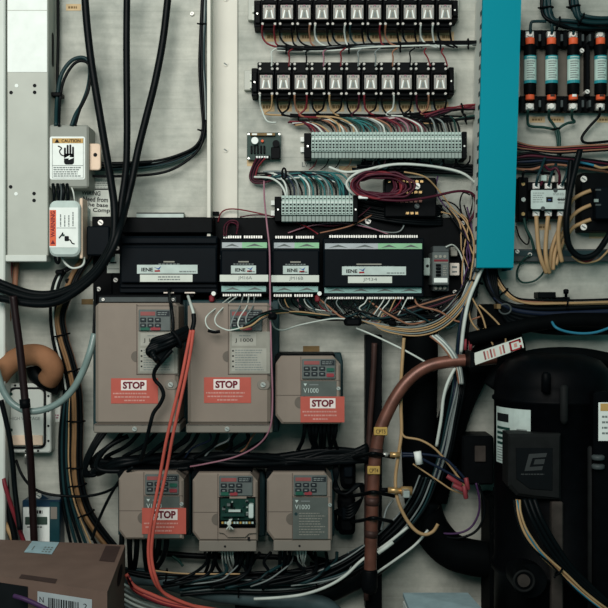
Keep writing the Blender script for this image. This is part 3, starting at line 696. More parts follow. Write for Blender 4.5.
controller(271.5, 320, 235, 297, 'narrow black controller beside the one reading JM16A', (283, 265.8, 308.5, 274), (271.3, 275.2, 319, 282), 'JM16B', [(274, 294.5, 242.6, 'strip_lilac'), (294.5, 319, 242.6, 'strip_green'), (273, 318, 286.4, 'strip_teal')], [(275, 293, 237.2), (295.5, 314, 237.2)], [(273.5, 292, 295.5), (294, 313, 295.5)], (285, 306, 262.3, 7))
controller(323, 424, 234, 300, 'wide black controller with a label reading JM34', (342, 266.5, 406, 275), (348, 276.5, 392, 283), 'JM34', [(325, 378, 243.4, 'strip_lilac'), (378, 422, 243.4, 'strip_green'), (324.5, 421.5, 287.4, 'strip_teal')], [(329, 377, 236.5), (379, 418, 236.5)], [(327, 364, 297.8), (366.5, 404, 297.8), (407, 413.5, 297.8)], (344, 394, 264.5, 13))
t = controller(119.5, 217.5, 232, 296, 'wide black controller left of the white rail without green strips', (137, 264.8, 197.5, 273.6), (140, 274.6, 192.5, 281.8), None, [], [], [], (158, 180, 262, 6))
MB().fb(120, 237, 217, 244, .058, .064, 'navy_black', .002).fb(120, 245.5, 217, 249.5, .058, .067, 'navy_black', .0015).build('top_ridge', t)
MB().fb(120, 283.5, 217, 288, .05, .062, 'navy_black', .0015).build('bottom_ridge', t)
for x in (163.5, 184.5): MB().fb(x, 290.5, x + 10.5, 293.5, .04, .058, 'white_warm', .0006).fb(x + 2, 293.5, x + 9, 297, .03, .054, 'black').build('plug', t)
t = thing('cover_box', 'flat black box above the wide left controller under the panel label', 'box', 165, 227)
MB().fb(119, 217.3, 212.5, 233, .012, .05, 'black', .0015).build('body', t)
MB().fb(136.5, 213, 183.5, 217.6, 0, .02, 'label_mint').quad(136.5, 212.6, 184.5, 213.6, .0205, 'ink').build('label', t)

t = thing('timer_relay', 'small grey timer module with dark buttons right of the widest controller', 'timer', 441, 268)
MB().fb(432.5, 252, 449, 285, .012, .064, 'keypad', .0012).build('body', t)
MB().quad(434, 259.5, 448, 261.5, .0645, 'wire_red').quad(434, 262, 448, 262.6, .0645, 'drive_label').lines(443, 265, 447.5, 276, 5, .0645, 'drive_label', .4).build('face', t)
for i in range(4): MB().fb(436, 264 + i * 3.3, 441, 266.4 + i * 3.3, .064, .067, 'black', .0005).build('button', t)
MB().fb(434, 278, 447.5, 282.5, .064, .065, 'white').build('label', t)
for y in (256.5, 288): 
    for i in range(3): MB().disc(436 + i * 4.4, y, 1.6, .03 if y > 280 else .064, .0652 if y < 280 else .05, 'drive_label', 10).build('terminal_screw', t)
for y0, y1 in ((246, 252.2), (285, 291)): MB().fb(433, y0, 449, y1, .012, .045, 'grey_dark', .001).build('terminal_cover', t)
tag(MB().fb(423.5, 258, 431.8, 275.5, .012, .03, 'terminal_grey', .001).disc(427.5, 266, 1.6, .03, .0303, 'ink', 10).build('terminal_block'), 'grey terminal block between the widest controller and the timer', 'terminal block')
b = MB().fb(450, 263, 459.5, 275.5, .012, .032, 'white_warm', .001).fb(451, 247, 457.5, 256, .012, .028, 'drive_label', .001).quad(452, 266, 457, 268, .0324, 'ink_grey').quad(452, 271, 457, 272.5, .0324, 'ink_grey')
tag(b.build('terminal_block'), 'pale terminal block on the right of the timer module', 'terminal block')
wire('wire', 'white wire arching over the timer module to the pale terminal block', [(446, 247, .05), (453, 245, .04), (460, 253, .03), (464, 268, .03), (463, 285, .03), (455, 297, .03), (440, 306, .04)], .8, 'wire_white')

# ================================================================== teal wire duct
t = thing('wire_duct', 'bright teal slotted wire duct standing between relays and fuses', 'duct', 500, 130)
MB().prism([(483, -12), (521.8, -12), (513.5, 268), (476.5, 268)], .074, .08, 'teal', .001).build('cover', t)
MB().prism([(486, -12), (519, -12), (511, 267), (479, 267)], 0, .004, 'dark_teal').build('base', t)
MB().prism([(483.6, -12), (485.2, -12), (478.7, 267), (477.1, 267)], .003, .0742, 'grey_light').build('side_wall', t)
for i in range(20):
    y = 3 + i * 13.6; xc = 483 - 6.5 * (y + 12) / 280 + .7; xr = 521.3 - 8.3 * (y + 12) / 280 - .7
    MB().fb(xr - 1.6, y, xr, y + 8.6, .003, .075, 'teal').build('duct_finger', t)
    MB().fb(xc - .6, y + 5, xc + 1.3, y + 9.6, .052, .0745, 'dark_teal').build('duct_slot', t)

# ================================================================== fuses
t = thing('fuse_holder', 'black fuse holder base carrying four fuses at the top right', 'fuse holder', 565, 72)
MB().fb(521, 32, 640, 111, 0, .006, 'beige_grey', .001).build('base', t)
for y0, y1 in ((30, 47.5), (96, 112.5)):
    b = MB().fb(519.5, y0, 640, y1, .006, .014, 'black', .001)
    for x in (523, 536.5, 543.5, 558.5, 565.5, 580, 592, 608): b.fb(x - 2.2, y0 + 1, x + 2.2, y1 - 1, .014, .028, 'black', .001)
    b.build('clip_block', t)
    for x in (540, 562, 583, 590): MB().fb(x - 1.2, y0 + 4, x + 1.2, y0 + 11, .014, .029, 'grey_dark', .0005).build('spring_clip', t)
FX = (530, 551.5, 573.3, 600.5)
for x in FX:
    for y in (34.5, 106.5):
        MB().fb(x - 4.5, y - 3.4, x + 4.5, y + 3.4, .014, .024, 'silver', .001).disc(x, y - .6, 2.7, .024, .027, 'bright_screw', 12).build('terminal_screw', t)
MB().fb(586, 44, 590, 97, .006, .022, 'black', .001).build('divider', t)
for x, y in ((582, 50.5), (587.5, 91.5)): MB().screw(x, y, 2.2, .006, .024).build('screw', t)
for i, x in enumerate(FX):
    r = 6.05
    f = thing('fuse', ['leftmost black cartridge fuse beside the teal duct', 'second black cartridge fuse from the teal duct', 'third black cartridge fuse, left of the gap and divider', 'rightmost black cartridge fuse beyond the gap'][i], 'fuse', x, 70, .025, 'cartridge fuses in the holder')
    MB().lathe(x, .025, [(r - .6, 45), (r, 46), (r, 94), (r - .6, 95)], 'black', 24).build('body', f)
    MB().lathe(x, .025, [(r - 1.8, 38.2), (r - 1.5, 38.6), (r - 1.5, 44.8), (r - 1.7, 45)], 'fuse_orange', 20).build('end_cap', f)
    MB().lathe(x, .025, [(r - 1.6, 92), (r - 1.5, 92.2), (r - 1.5, 99.6), (r - 1.7, 100)], 'fuse_orange', 20).build('end_cap', f)
    b = MB().wrap(x, .025, r, -6, 6, 56.5, 84, 'fuse_label', .0004).wrap(x, .025, r, -6, 6, 56.5, 60, 'teal_label', .0007).wrap(x, .025, r, -6, 6, 81, 84, 'teal_label', .0007)
    for k in range(8): b.wrap(x, .025, r, -4, 3.5 - (k % 3), 62 + k * 2.3, 62.9 + k * 2.3, 'ink_grey', .0007)
    b.wrap(x, .025, r, -4, 4, 57.7, 58.8, 'fuse_label', .0009)
    b.build('fuse_label', f)
    if i in (1, 2, 3):
        MB().wrap(x, .025, r - 1.5, -2, 2, 94.5, 97.5, 'carton_dark' if i != 2 else 'white', .0006).build('stamp', f)
K4 = [('teal_cable', 2.2), ('black_cable', 2.2), ('teal_cable', 2.0), ('black_cable', 2.0), ('teal_cable', 1.8), ('black_cable', 1.8)]
bundle('cable_bundle', 'trunk of dark teal cables turning right above the first fuses', 'cable bundle', [(546.5, -10), (546.5, 8), (549, 18), (558, 23.5), (575, 25), (612, 25.5)], 4.8, K4, (.22, .62), .03, tie_r=6.5)
bundle('cable_bundle', 'second trunk of dark teal cables entering further right above the fuses', 'cable bundle', [(574.5, -10), (574, 5), (577, 14), (585, 20), (612, 21)], 4.0, K4[:5], (.3, .7), .045, tie_r=5.8)
wire('cable', 'dark cable stepping down from the trunk to the leftmost fuse', [(546, 21.5, .03), (536, 21.5, .03), (531, 23, .03), (530.3, 34, .026)], 1.5, 'teal_cable', cat='cable', k=4)
wire('cable', 'dark cable dropping from the trunk to the second fuse', [(551, 19.5, .03), (552, 27, .03), (551.5, 34.5, .026)], 1.5, 'teal_cable', cat='cable')
wire('cable', 'dark cable dropping from the trunk to the third fuse', [(571, 24.8, .03), (573.3, 29, .03), (573.3, 34.5, .026)], 1.5, 'teal_cable', cat='cable')
wire('cable', 'black cable bent from the rightmost fuse down to the right edge', [(600, 108, .035), (599, 116, .02), (590, 126, .015), (583, 135, .014), (582, 140, .014), (588, 143, .014), (612, 141, .014)], 1.4, 'black_cable', cat='cable')
wire('cable', 'dark green cable under the leftmost fuse joining the tie', [(528, 110, .035), (527.5, 120, .02), (530, 126, .016), (545, 127.5, .014), (556, 130, .014)], 1.4, 'wire_green', cat='cable')
wire('cable', 'dark green cable under the second fuse joining the tie', [(549, 110, .035), (549, 118, .02), (553, 124, .016), (557, 130, .016)], 1.4, 'wire_green', cat='cable')
wire('cable', 'dark green cable curling under the third fuse to the tie', [(572, 110, .035), (572, 118, .02), (574.5, 122, .016), (568, 123, .018), (562, 126, .018), (557.5, 130, .018)], 1.4, 'wire_green', cat='cable')
bundle('cable_bundle', 'tied dark green cables running down from the fuses to the contactor', 'cable bundle', [(556.5, 128), (558, 138), (559.5, 152), (558, 165)], 2.2, [('wire_green', 1.5), ('black_cable', 1.5), ('wire_green', 1.4)], (.08,), .02, tie_r=3.4)
for i, m in enumerate(['wire_brown', 'wire_black', 'wire_red', 'wire_black', 'wire_brown', 'wire_black']):
    y = 141 + i * 1.3
    wire('wire', f'{COL[m]} wire, {ordn(i + 1)} from the top, crossing right of the duct below the fuses', [(510, y - 1, .02), (520, y + 2, .022), (532, y + 5 - i * .4, .024), (555, 147.5 + i * 1.1, .026), (580, 146 + i * 1.2, .026), (612, 144.5 + i * 1.1, .026)], 1.1, m)
for i, m in enumerate(['black_cable', 'wire_maroon', 'black_cable', 'wire_blue', 'black_cable', 'wire_black', 'wire_brown']):
    y = 158 + i * 1.8
    wire('cable', f'{COL[m]} cable, {ordn(i + 1)} from the top, sagging above the contactor', [(512, y - 1, .02), (530, y - 5 + i, .024), (552, 156.5 + i * 1.3, .026), (580, 159 + i * 1.4, .024), (612, 163 + i * 1.6, .02)], 1.5, m, cat='cable')
wire('wire', 'light blue and tan spliced wire above the breaker', [(578, 162, .035), (588, 164, .035), (594, 165.5, .035)], 1.2, 'wire_cyan'); wire('wire', 'tan wire end joined to the light blue wire above the breaker', [(594, 165.5, .035), (602, 168, .035), (614, 166, .03)], 1.3, 'wire_tan')

# ================================================================== contactor
t = thing('contactor', 'black three pole contactor with a pale printed face', 'contactor', 548, 199)
MB().fb(527, 182, 571.5, 217.5, 0, .03, 'black', .0015).fb(530.5, 189, 569, 209.5, .03, .048, 'black_matte', .001).build('body', t)
b = MB().rrect(531, 190, 568.5, 209, 1.5, .048, .0495, 'label_mint')
b.lines(533, 192, 545, 203, 5, .0498, 'ink_grey', .3, seed=4).lines(553, 192.5, 566, 195.5, 2, .0498, 'ink_grey', .35, seed=6).lines(558, 197, 566, 204, 3, .0498, 'ink_grey', .35, seed=9).quad(557.5, 199, 566.5, 200, .05, 'ink')
b.build('face_label', t)
MB().fb(546.3, 197, 552.6, 202, .0495, .0505, 'ink').quad(548, 199.4, 551, 200.3, .0507, 'ink_blue').build('indicator_window', t)
for x in (536.4, 548.6, 561): 
    for y in (186, 213.2):
        MB().fb(x - 3.4, y - 2.9, x + 3.4, y + 2.9, .03, .036, 'bright_screw', .0008).screw(x, y, 2.4, .036, .0375, 'white').build('terminal_screw', t)
for x, y in ((555.5, 190.3), (543, 208.5)): MB().disc(x, y, 2.2, .048, .0502, 'grey_dark', 12).build('notch', t)
t2 = thing('auxiliary_contact', 'narrow black auxiliary contact block left of the contactor', 'contact block', 523.5, 199)
MB().fb(518.5, 177, 528.5, 221, 0, .026, 'black', .001).build('body', t2)
MB().disc(523.5, 199.5, 2.2, .026, .028, 'label_mint', 12).build('button', t2)
for y in (184, 214): MB().disc(523.3, y, 1.9, .026, .0275, 'brass', 10).build('terminal_screw', t2)
for i, (m, pts) in enumerate((('teal_cable', [(536, 185, .04), (538, 176, .045), (542, 166, .04), (545, 158, .03)]), ('wire_maroon', [(540, 186, .035), (543, 178, .03), (541, 168, .026)]), ('teal_cable', [(548.6, 185, .04), (551, 175, .045), (556, 164, .03)]), ('wire_maroon', [(559, 185, .035), (559.5, 175, .045), (556, 168, .045), (550, 170, .04), (545, 166, .03)]), ('teal_cable', [(562, 185, .04), (566, 175, .045), (569, 163, .03)]), ('wire_black', [(523, 182, .03), (524, 172, .035), (535, 172, .035), (555, 174, .03)]))):
    wire('wire', f'{COL[m]} wire entering the contactor from above, {ordn(i + 1)} from the left', pts, 1.4, m)
MB_s = MB().fb(549.5, 176, 555, 182, .02, .04, 'white_warm', .001); tag(MB_s.build('wire_connector'), 'small cream connector above the middle pole of the contactor', 'connector')
MB_s = MB().fb(541, 175, 547, 181, .018, .034, 'terminal_grey', .001); tag(MB_s.build('wire_connector'), 'small grey connector above the contactor beside the cream one', 'connector')
for i, pts in enumerate(([(536.3, 216, .035), (537, 230, .035), (538.5, 248, .035), (542, 262, .035), (546.5, 273, .03)], [(548, 216, .035), (546.5, 232, .036), (545.5, 250, .036), (547, 264, .036), (549.5, 273, .03)], [(560.5, 216, .035), (558.5, 230, .036), (558.8, 246, .034), (562, 262, .03)])):
    wire('cable', f'thick tan cable from the {["left", "middle", "right"][i]} pole below the contactor', pts, 2.2, 'wire_tan', cat='cable')
for i, pts in enumerate(([(591, 190.5, .04), (580, 195, .036), (571, 202, .03), (562, 222, .022), (552, 248, .022), (549, 272, .022)], [(591, 205, .04), (580, 210, .036), (571, 218, .03), (562, 235, .022), (555, 252, .022), (553, 270, .022)], [(591, 219.5, .04), (582, 223, .036), (572, 229, .03), (562, 245, .02), (556, 265, .02)])):
    wire('cable', f'tan cable from the {["upper", "middle", "lower"][i]} left terminal of the breaker', pts, 2.0, 'wire_tan', cat='cable')
t = thing('breaker', 'black three pole breaker cut off by the right edge', 'breaker', 600, 203)
MB().fb(581, 173, 650, 231.5, 0, .036, 'black', .0015).fb(596, 187, 650, 219, .036, .056, 'navy_black', .0015).build('body', t)
for y in (179, 227): MB().screw(583.8, y, 3.2, .036, .0385).build('screw', t)
for y in (189, 204): MB().fb(595.5, y, 601, y + 1.6, .056, .0568, 'grey_dark').build('mark', t)
MB().fb(594.3, 199, 598.5, 202, .056, .0585, 'terminal_shade').build('tab', t)
wire('cable', 'thick black cable hanging in a loop between contactor and breaker', [(580, 150, .05), (575, 170, .055), (569.5, 195, .06), (566.5, 220, .06), (567.5, 240, .055), (573, 252, .05), (583, 257.5, .05), (595, 254, .05), (604, 243, .045), (613, 228, .04)], 3.0, 'black_cable', cat='cable', n=10)
wire('cable', 'second thick black cable beside the loop left of the breaker', [(571, 160, .045), (569, 180, .05), (567.5, 200, .052), (565, 222, .05), (567, 243, .046)], 2.5, 'black_cable', cat='cable', n=10)
wire('wire', 'maroon wire swinging under the black loop to the right edge', [(574, 252, .04), (580, 259, .045), (588, 261, .045), (597, 255, .045), (605, 244, .045), (613, 232, .045)], 1.2, 'wire_red')
wire('wire', 'peach wire curving low under the breaker to the right edge', [(572, 256, .04), (582, 262.5, .042), (596, 261, .042), (604, 255, .04), (612, 246, .035)], 1.1, 'wire_tan')
t = thing('mounting_rail', 'dark horizontal rail running right of the duct below the contactor', 'rail', 560, 255)
MB().fb(508, 249, 650, 261.5, 0, .014, 'grey_dark', .001).fb(508, 250.5, 650, 256, .014, .0155, 'dark_teal').build('bar', t)
for x, y in ((517.5, 251.5), (530, 254.5)): MB().screw(x, y, 2, .0155, .018).build('screw', t)
wire('wire', 'dark green wire making a ring on the panel below the rail', [(531, 254, .022), (524, 259, .02), (518, 268, .012), (517.5, 277, .012), (523, 282.5, .012), (534, 281, .012), (542, 274.5, .014), (545, 268, .02)], 1.0, 'wire_green')
wire('wire', 'dark green wire hanging left of the tan contactor cables', [(524, 218, .03), (526, 228, .03), (531, 238, .03), (534, 250, .026)], 1.4, 'wire_green')
wire('wire', 'black wire loop beside the lower end of the duct cover', [(516, 226, .014), (520, 238, .014), (527, 244.5, .014), (529, 238, .014), (525, 228, .014)], .8, 'wire_black')

# ================================================================== right: cables under the rail
bundle('cable_bundle', 'bundle of tan wires bending from under the duct to the right edge', 'cable bundle', [(494, 262, .03), (496, 276, .03), (503, 290, .035), (514, 299, .04), (530, 302.5, .04), (560, 302, .04), (612, 301, .04)], 2.8, [('wire_tan', 1.1), ('wire_brown', 1.1), ('wire_tan', 1.1), ('wire_tan', 1.0), ('wire_black', 1.1)], (.36, .88), .04, tie_r=4.5)
for i in range(6):
    wire('cable', f'{"dark blue" if i == 1 else "black"} cable, {ordn(i + 1)} of those curving from under the duct below the tan bundle', [(484 + i * 2, 262, .03), (486 + i * 2, 280, .03), (494 + i, 296 + i * 1.5, .032), (510, 305 + i * 3.6, .034), (540, 309 + i * 4.4, .036), (575, 308 + i * 5, .036), (614, 306 + i * 5.2, .036)], 2.6, 'wire_blue' if i == 1 else 'black_cable', cat='cable', n=9)
t = thing('cable_clamp', 'black cable clamp with upright stud above the tan bundle', 'clamp', 552, 294)
MB().fb(538, 292, 556, 298, 0, .03, 'black', .001).build('base', t); MB().lathe(566, .02, [(1.4, 300), (1.4, 294), (2.6, 293.5), (2.8, 290), (1.5, 289)], 'black', 14).build('stud', t)
MB().fb(556, 297, 570, 300, 0, .026, 'black', .0005).build('foot', t)
wire('cable', 'light blue cable sagging across the dark hoses at the right edge', [(552, 322, .07), (556, 327.5, .085), (566, 331.5, .085), (582, 333.5, .085), (597, 332, .085), (614, 326, .08)], 1.3, 'wire_cyan', cat='cable')
t = thing('hose_clip', 'small ring clip with a yellow mark under the duct', 'clip', 505, 310)
MB().tube([(505 + 6 * math.cos(a), 309 + 5 * math.sin(a), .05) for a in [2 * PI * i / 14 for i in range(14)]], .9, 'grey_dark', closed=True, n=6, k=3).build('ring', t)
MB().fb(497, 304, 501, 309, .0, .054, 'brown_tag', .0008).build('mark', t)
tag(MB().fb(480, 304, 625, 328, 0, .03, 'black_matte', .004).build('cable_tray'), 'black cable tray behind the hoses at the right under the tan bundle', 'tray')
# silver / dark wires down from the duct
bundle('cable_bundle', 'bundle of silver and dark wires hanging down from the duct end', 'cable bundle', [(482, 262, .05), (474, 285, .05), (467, 310, .055), (463, 335, .055), (461, 360, .05), (458, 390, .075), (452, 420, .075), (446, 450, .075), (437, 480, .075)], 6.0, [('wire_grey', 1.5), ('black_cable', 1.6), ('wire_grey', 1.2), ('teal_cable', 1.4), ('black_cable', 1.6), ('wire_blue', 1.2), ('wire_grey', 1.2), ('black_cable', 1.5), ('teal_cable', 1.3), ('black_cable', 1.4), ('wire_grey', 1.0), ('black_cable', 1.4)], (.12, .55), .05, tie_r=7.5, twist=.5)
wire('cable', 'pale grey cable running down beside the silver bundle to the copper pipe', [(484, 264, .062), (477, 280, .064), (469, 300, .068), (464, 325, .072), (461, 352, .07)], 1.8, 'wire_white', cat='cable')
for x in (465, 470.5): tag(MB().lathe(x, .066, [(1.9, 339), (1.9, 350)], 'red_lug', 12).build('wire_sleeve'), f'{"left" if x < 468 else "right"} red sleeve on the wires above the copper pipe', 'sleeve')
for i, pts in enumerate(([(469, 300, .06), (470, 318, .06), (478, 330, .06), (484, 329, .06)], [(472, 298, .06), (482, 316, .06), (487, 332, .06), (493, 345, .06)], [(479, 305, .06), (495, 320, .06), (504, 332, .06), (506, 345, .06)])):
    wire('wire', ['short tan wire hooking below the duct', 'tan wire dropping to the left half of the red tag', 'thin tan wire dropping to the middle of the red tag'][i], pts, .9, 'wire_tan')

# ================================================================== wires under the controllers
rn = random.Random(11)
cols = ['wire_white', 'wire_white', 'wire_grey', 'wire_white', 'wire_black', 'wire_grey', 'wire_tan', 'wire_black', 'wire_pink', 'wire_white', 'wire_black', 'wire_red', 'wire_grey', 'wire_black', 'wire_green', 'wire_black', 'wire_white', 'wire_black', 'wire_tan', 'wire_black', 'wire_brown', 'wire_grey', 'wire_black', 'wire_purple', 'wire_white', 'wire_black', 'wire_grey', 'wire_black']
for i in range(8):
    x = 274 + i * 6.5; m = cols[(i + 4) % 28]
    wire('wire', f'thin {COL[m]} wire, {ordn(i + 1)} from the left below the JM16B controller', [(x, 295, .056), (x - 2, 301, .05), (x + 6, 309 + rn.uniform(-1, 4), .045), (x + 30, 314 + rn.uniform(-2, 4), .045), (345, 318 + rn.uniform(-3, 3), .045), (380, 322 + rn.uniform(-3, 3), .05)], .65, m, n=6)
for i in range(15):
    x = 328 + i * 5.7; m = cols[(i * 5 + 2) % 28]; e = rn.uniform(0, 14)
    pts = [(x, 297, .056), (x - 3, 303, .055), (x - 8 if i > 4 else x + 2, 310 + rn.uniform(-2, 3), .055)]
    if i < 8: pts += [(x + 14, 318 + rn.uniform(-2, 3), .05), (395 + e, 324 + rn.uniform(-4, 6), .05), (430 + e, 318 + rn.uniform(-6, 8), .05), (458, 298 + rn.uniform(-8, 8), .05), (472 + rn.uniform(-3, 3), 268, .045)]
    else: pts += [(x - 14, 316 + rn.uniform(-3, 3), .05), (368 + rn.uniform(-10, 10), 321 + rn.uniform(-3, 3), .05), (346, 322 + rn.uniform(-3, 3), .045)]
    wire('wire', f'thin {COL[m]} wire, {ordn(i + 1)} from the left below the JM34 controller', pts, .65, m, n=6)
for i in range(5):
    wire('wire', f'tan wire, {ordn(i + 1)} from the top, curving up to the duct below the timer', [(352 + i * 5, 318 + i * 1.2, .06), (385, 325 + i * 1.5, .06), (415, 327 + i * 2.2, .06), (440, 319 + i * 2.6, .058), (460, 300 + i * 3, .056), (472, 280 + i * 2, .055), (479, 262, .05)], .8, 'wire_tan' if i % 3 else 'wire_grey', n=6)
for i in range(6):
    m = ['wire_black', 'wire_maroon', 'black_cable', 'black_cable', 'wire_brown', 'black_cable'][i]
    wire('cable', f'{COL[m]} cable, {ordn(i + 1)} of the dark ones rising right below the timer', [(362 + 6 * i, 322, .03), (395, 317 - i, .035), (420, 309 - i * 1.5 + 2, .04), (445, 303 - i * 1.4, .04), (462, 290, .04), (474, 262, .04)], 1.4, m, cat='cable')
for i in range(10):
    wire('wire', f'dark wire, {ordn(i + 1)} in the black tangle right of the thin controller wires', [(395 + i * 4, 300 + i % 3, .02), (415 + i * 3, 312 + (i * 5) % 9, .022), (440, 316 + (i * 7) % 12, .024), (462, 300 + (i * 4) % 14, .026), (478, 270, .03)], 1.4, 'black_cable', n=6)
wire('wire', 'white wire slanting from the tied wires down to the copper bend', [(356, 328, .06), (375, 336, .058), (400, 348, .085), (415, 356, .092), (432, 366, .088)], .95, 'wire_white')
def blob(x0, y0, x1, y1, d, lbl, nm='cable_tie'):
    tag(MB().rrect(x0, y0, x1, y1, min(x1 - x0, y1 - y0) * .4, d - .016, d, 'black', .004).build(nm), lbl, nm.replace('_', ' '))
blob(344, 318, 362, 326, .072, 'thick black tape wrap on the wires under the JM34 controller', 'tape_wrap')
blob(299, 307, 305, 314, .06, 'black tie on the wires left of the upper tape wrap')
blob(389, 321, 397, 326, .068, 'black tie on the tan wires below the JM34 controller')
blob(268, 313, 277, 320, .16, 'black tie on the pink wire at the right wide drive')
for i in range(5):
    x = 232 + i * 5.6
    wire('wire', ['outermost pale wire looping low', 'second pale wire looping low', 'pale wire cutting diagonally', 'pale wire curving tightly', 'pale wire reaching furthest right'][i] + ' over the keypad of the right wide drive', [[(x, 296, .06), (219, 306, .12), (207, 316, .145), (206, 324, .148), (211, 330, .15), (219, 331, .15)], [(x, 296, .06), (226, 305, .12), (216, 316, .146), (216, 324, .148), (224, 329, .15), (232, 330, .15), (250, 325, .15)], [(x, 296, .06), (240, 306, .13), (234, 316, .148), (230, 327, .15)], [(x, 296, .06), (247, 306, .13), (240, 317, .148), (238, 325, .15), (243, 329, .15), (256, 322, .15)], [(x, 296, .06), (253, 306, .13), (246, 318, .148), (250, 327, .15), (265, 318, .14), (276, 312, .1)]][i], .65, 'wire_grey' if i in (2, 4) else 'wire_white')
tag(MB().tube([(208, 330.5, .152), (214, 332, .152), (220, 331.5, .152)], 1.5, 'black').build('sleeve'), 'black sleeve at the end of the outermost white wire loop', 'sleeve')
for i in range(4):
    m = ['wire_tan', 'wire_black', 'wire_green', 'wire_black'][i]
    wire('wire', f'{COL[m]} wire, {ordn(i + 1)} of the short ones crossing the right drive keypad', [(240 + i * 3, 329 - i * 2, .152), (252, 325 - i * 2, .153), (264, 316 - i, .15), (280, 313 - i, .1), (300, 312 + i, .07), (330, 316, .06)], 1.0, m)
wire('wire', 'thin white wire looping right of the wide drive to the tied wires', [(270, 318, .148), (275, 328, .12), (284, 330, .1), (300, 325, .07), (330, 319, .06), (346, 319, .06)], .75, 'wire_white')
for x, lbl in ((212, 'left of the JM16A controller'), (318, 'below the JM16B controller')):
    t = thing('wire_connector', f'red and white wire connector {lbl}', 'connector', x, 296, .06)
    MB().fb(x - 3, 295, x + 2, 302, .04, .06, 'wire_red', .002).build('sleeve', t); MB().disc(x + 1.5, 293.5, 2.2, .045, .064, 'white', 12).build('tip', t)
rn = random.Random(21)
for i in range(12):
    m = ['black_cable', 'wire_black', 'teal_cable', 'wire_brown'][i % 4]; x = 282 + i * 12
    wire('wire', f'{COL[m]} wire, {ordn(i + 1)} from the left sagging untidily below the controllers', [(x, 298, .05), (x + 5 + rn.uniform(-5, 5), 306, .052), (x + 22 + rn.uniform(-6, 6), 313 + rn.uniform(-4, 6), .058), (x + 45, 318 + rn.uniform(-6, 10), .055), (x + 64 + rn.uniform(-6, 10), 312 + rn.uniform(-8, 12), .05)], 1.0, m, n=6)
for i in range(8):
    m = ['wire_black', 'wire_tan', 'black_cable', 'wire_purple'][i % 4]
    wire('wire', f'{COL[m]} wire, {ordn(i + 1)} from the left of the tangle between timer and duct', [(446 + i * 3, 210 + rn.uniform(-6, 6), .02), (458 + i * 2, 228 + rn.uniform(-5, 5), .026), (464 + rn.uniform(-3, 8), 250, .03), (462 + rn.uniform(-4, 10), 275, .034), (452 + i * 2 + rn.uniform(-5, 5), 298, .04), (430 + i * 3, 318 + rn.uniform(-4, 6), .045)], .8, m, n=6)
for i in range(8):
    m = ['black_cable', 'teal_cable', 'wire_black', 'black_cable'][i % 4]; x = 364 + i * 13
    wire('wire', f'{COL[m]} wire, {ordn(i + 1)} from the left, looping between the long terminal strip and white cables', [(x, 156, .03), (x + 2, 163, .022), (x + 8, 167 + rn.uniform(-2, 3), .02), (x + 14, 162, .022), (x + 15, 156, .03)], .9, m, n=6)
# ================================================================== drives
DD = .13
def stop(t, x0, y0, x1, y1, sx0, sx1, sy0, sy1, d=DD):
    b = MB().fb(x0, y0, x1, y1, d, d + .0008, 'stop_red').quad(sx0, sy0, sx1, sy1, d + .0011, 'stop_white')
    b.text('STOP', (sx0 + sx1) / 2, (sy0 + sy1) / 2, (sy1 - sy0) * .72, d + .0014, 'stop_ink', w=(sx1 - sx0) * .86, bold=.045)
    h = (y1 - sy1) / 3.6
    for i in range(3):
        o = (2, 3.5, (x1 - x0) * .28)[i]; b.lines(x0 + o, sy1 + h * (.55 + i * .95), x1 - o, sy1 + h * (1.2 + i * .95), 1, d + .0011, 'stop_pale', .62, seed=i + int(x0))
    b.build('stop_label', t)
def keypad(t, x0, y0, x1, y1, d=DD):
    w, h = x1 - x0, y1 - y0
    k = MB().fb(x0, y0, x1, y1, d, d + .004, 'keypad', .001).build('keypad', t); q = d + .004
    MB().fb(x0 + w * .06, y0 + h * .1, x0 + w * .52, y0 + h * .28, q, q + .0006, 'display_red').build('display', k)
    MB().quad(x0 + w * .56, y0 + h * .06, x1 - w * .03, y0 + h * .32, q + .0003, 'keypad_dark').lines(x0 + w * .6, y0 + h * .1, x1 - w * .08, y0 + h * .28, 2, q + .0006, 'ink_grey', .5).build('status_panel', k)
    for r in (0, 1):
        for c in range(3):
            MB().rrect(x0 + w * (.05 + .23 * c), y0 + h * (.38 + .27 * r), x0 + w * (.23 + .23 * c), y0 + h * (.58 + .27 * r), .8, q, q + .0016, 'keypad_dark', .0005, 3).fb(x0 + w * (.10 + .23 * c), y0 + h * (.44 + .27 * r), x0 + w * (.18 + .23 * c), y0 + h * (.5 + .27 * r), q + .0016, q + .0018, 'ink_grey').build('key', k)
    return k, w, h, q
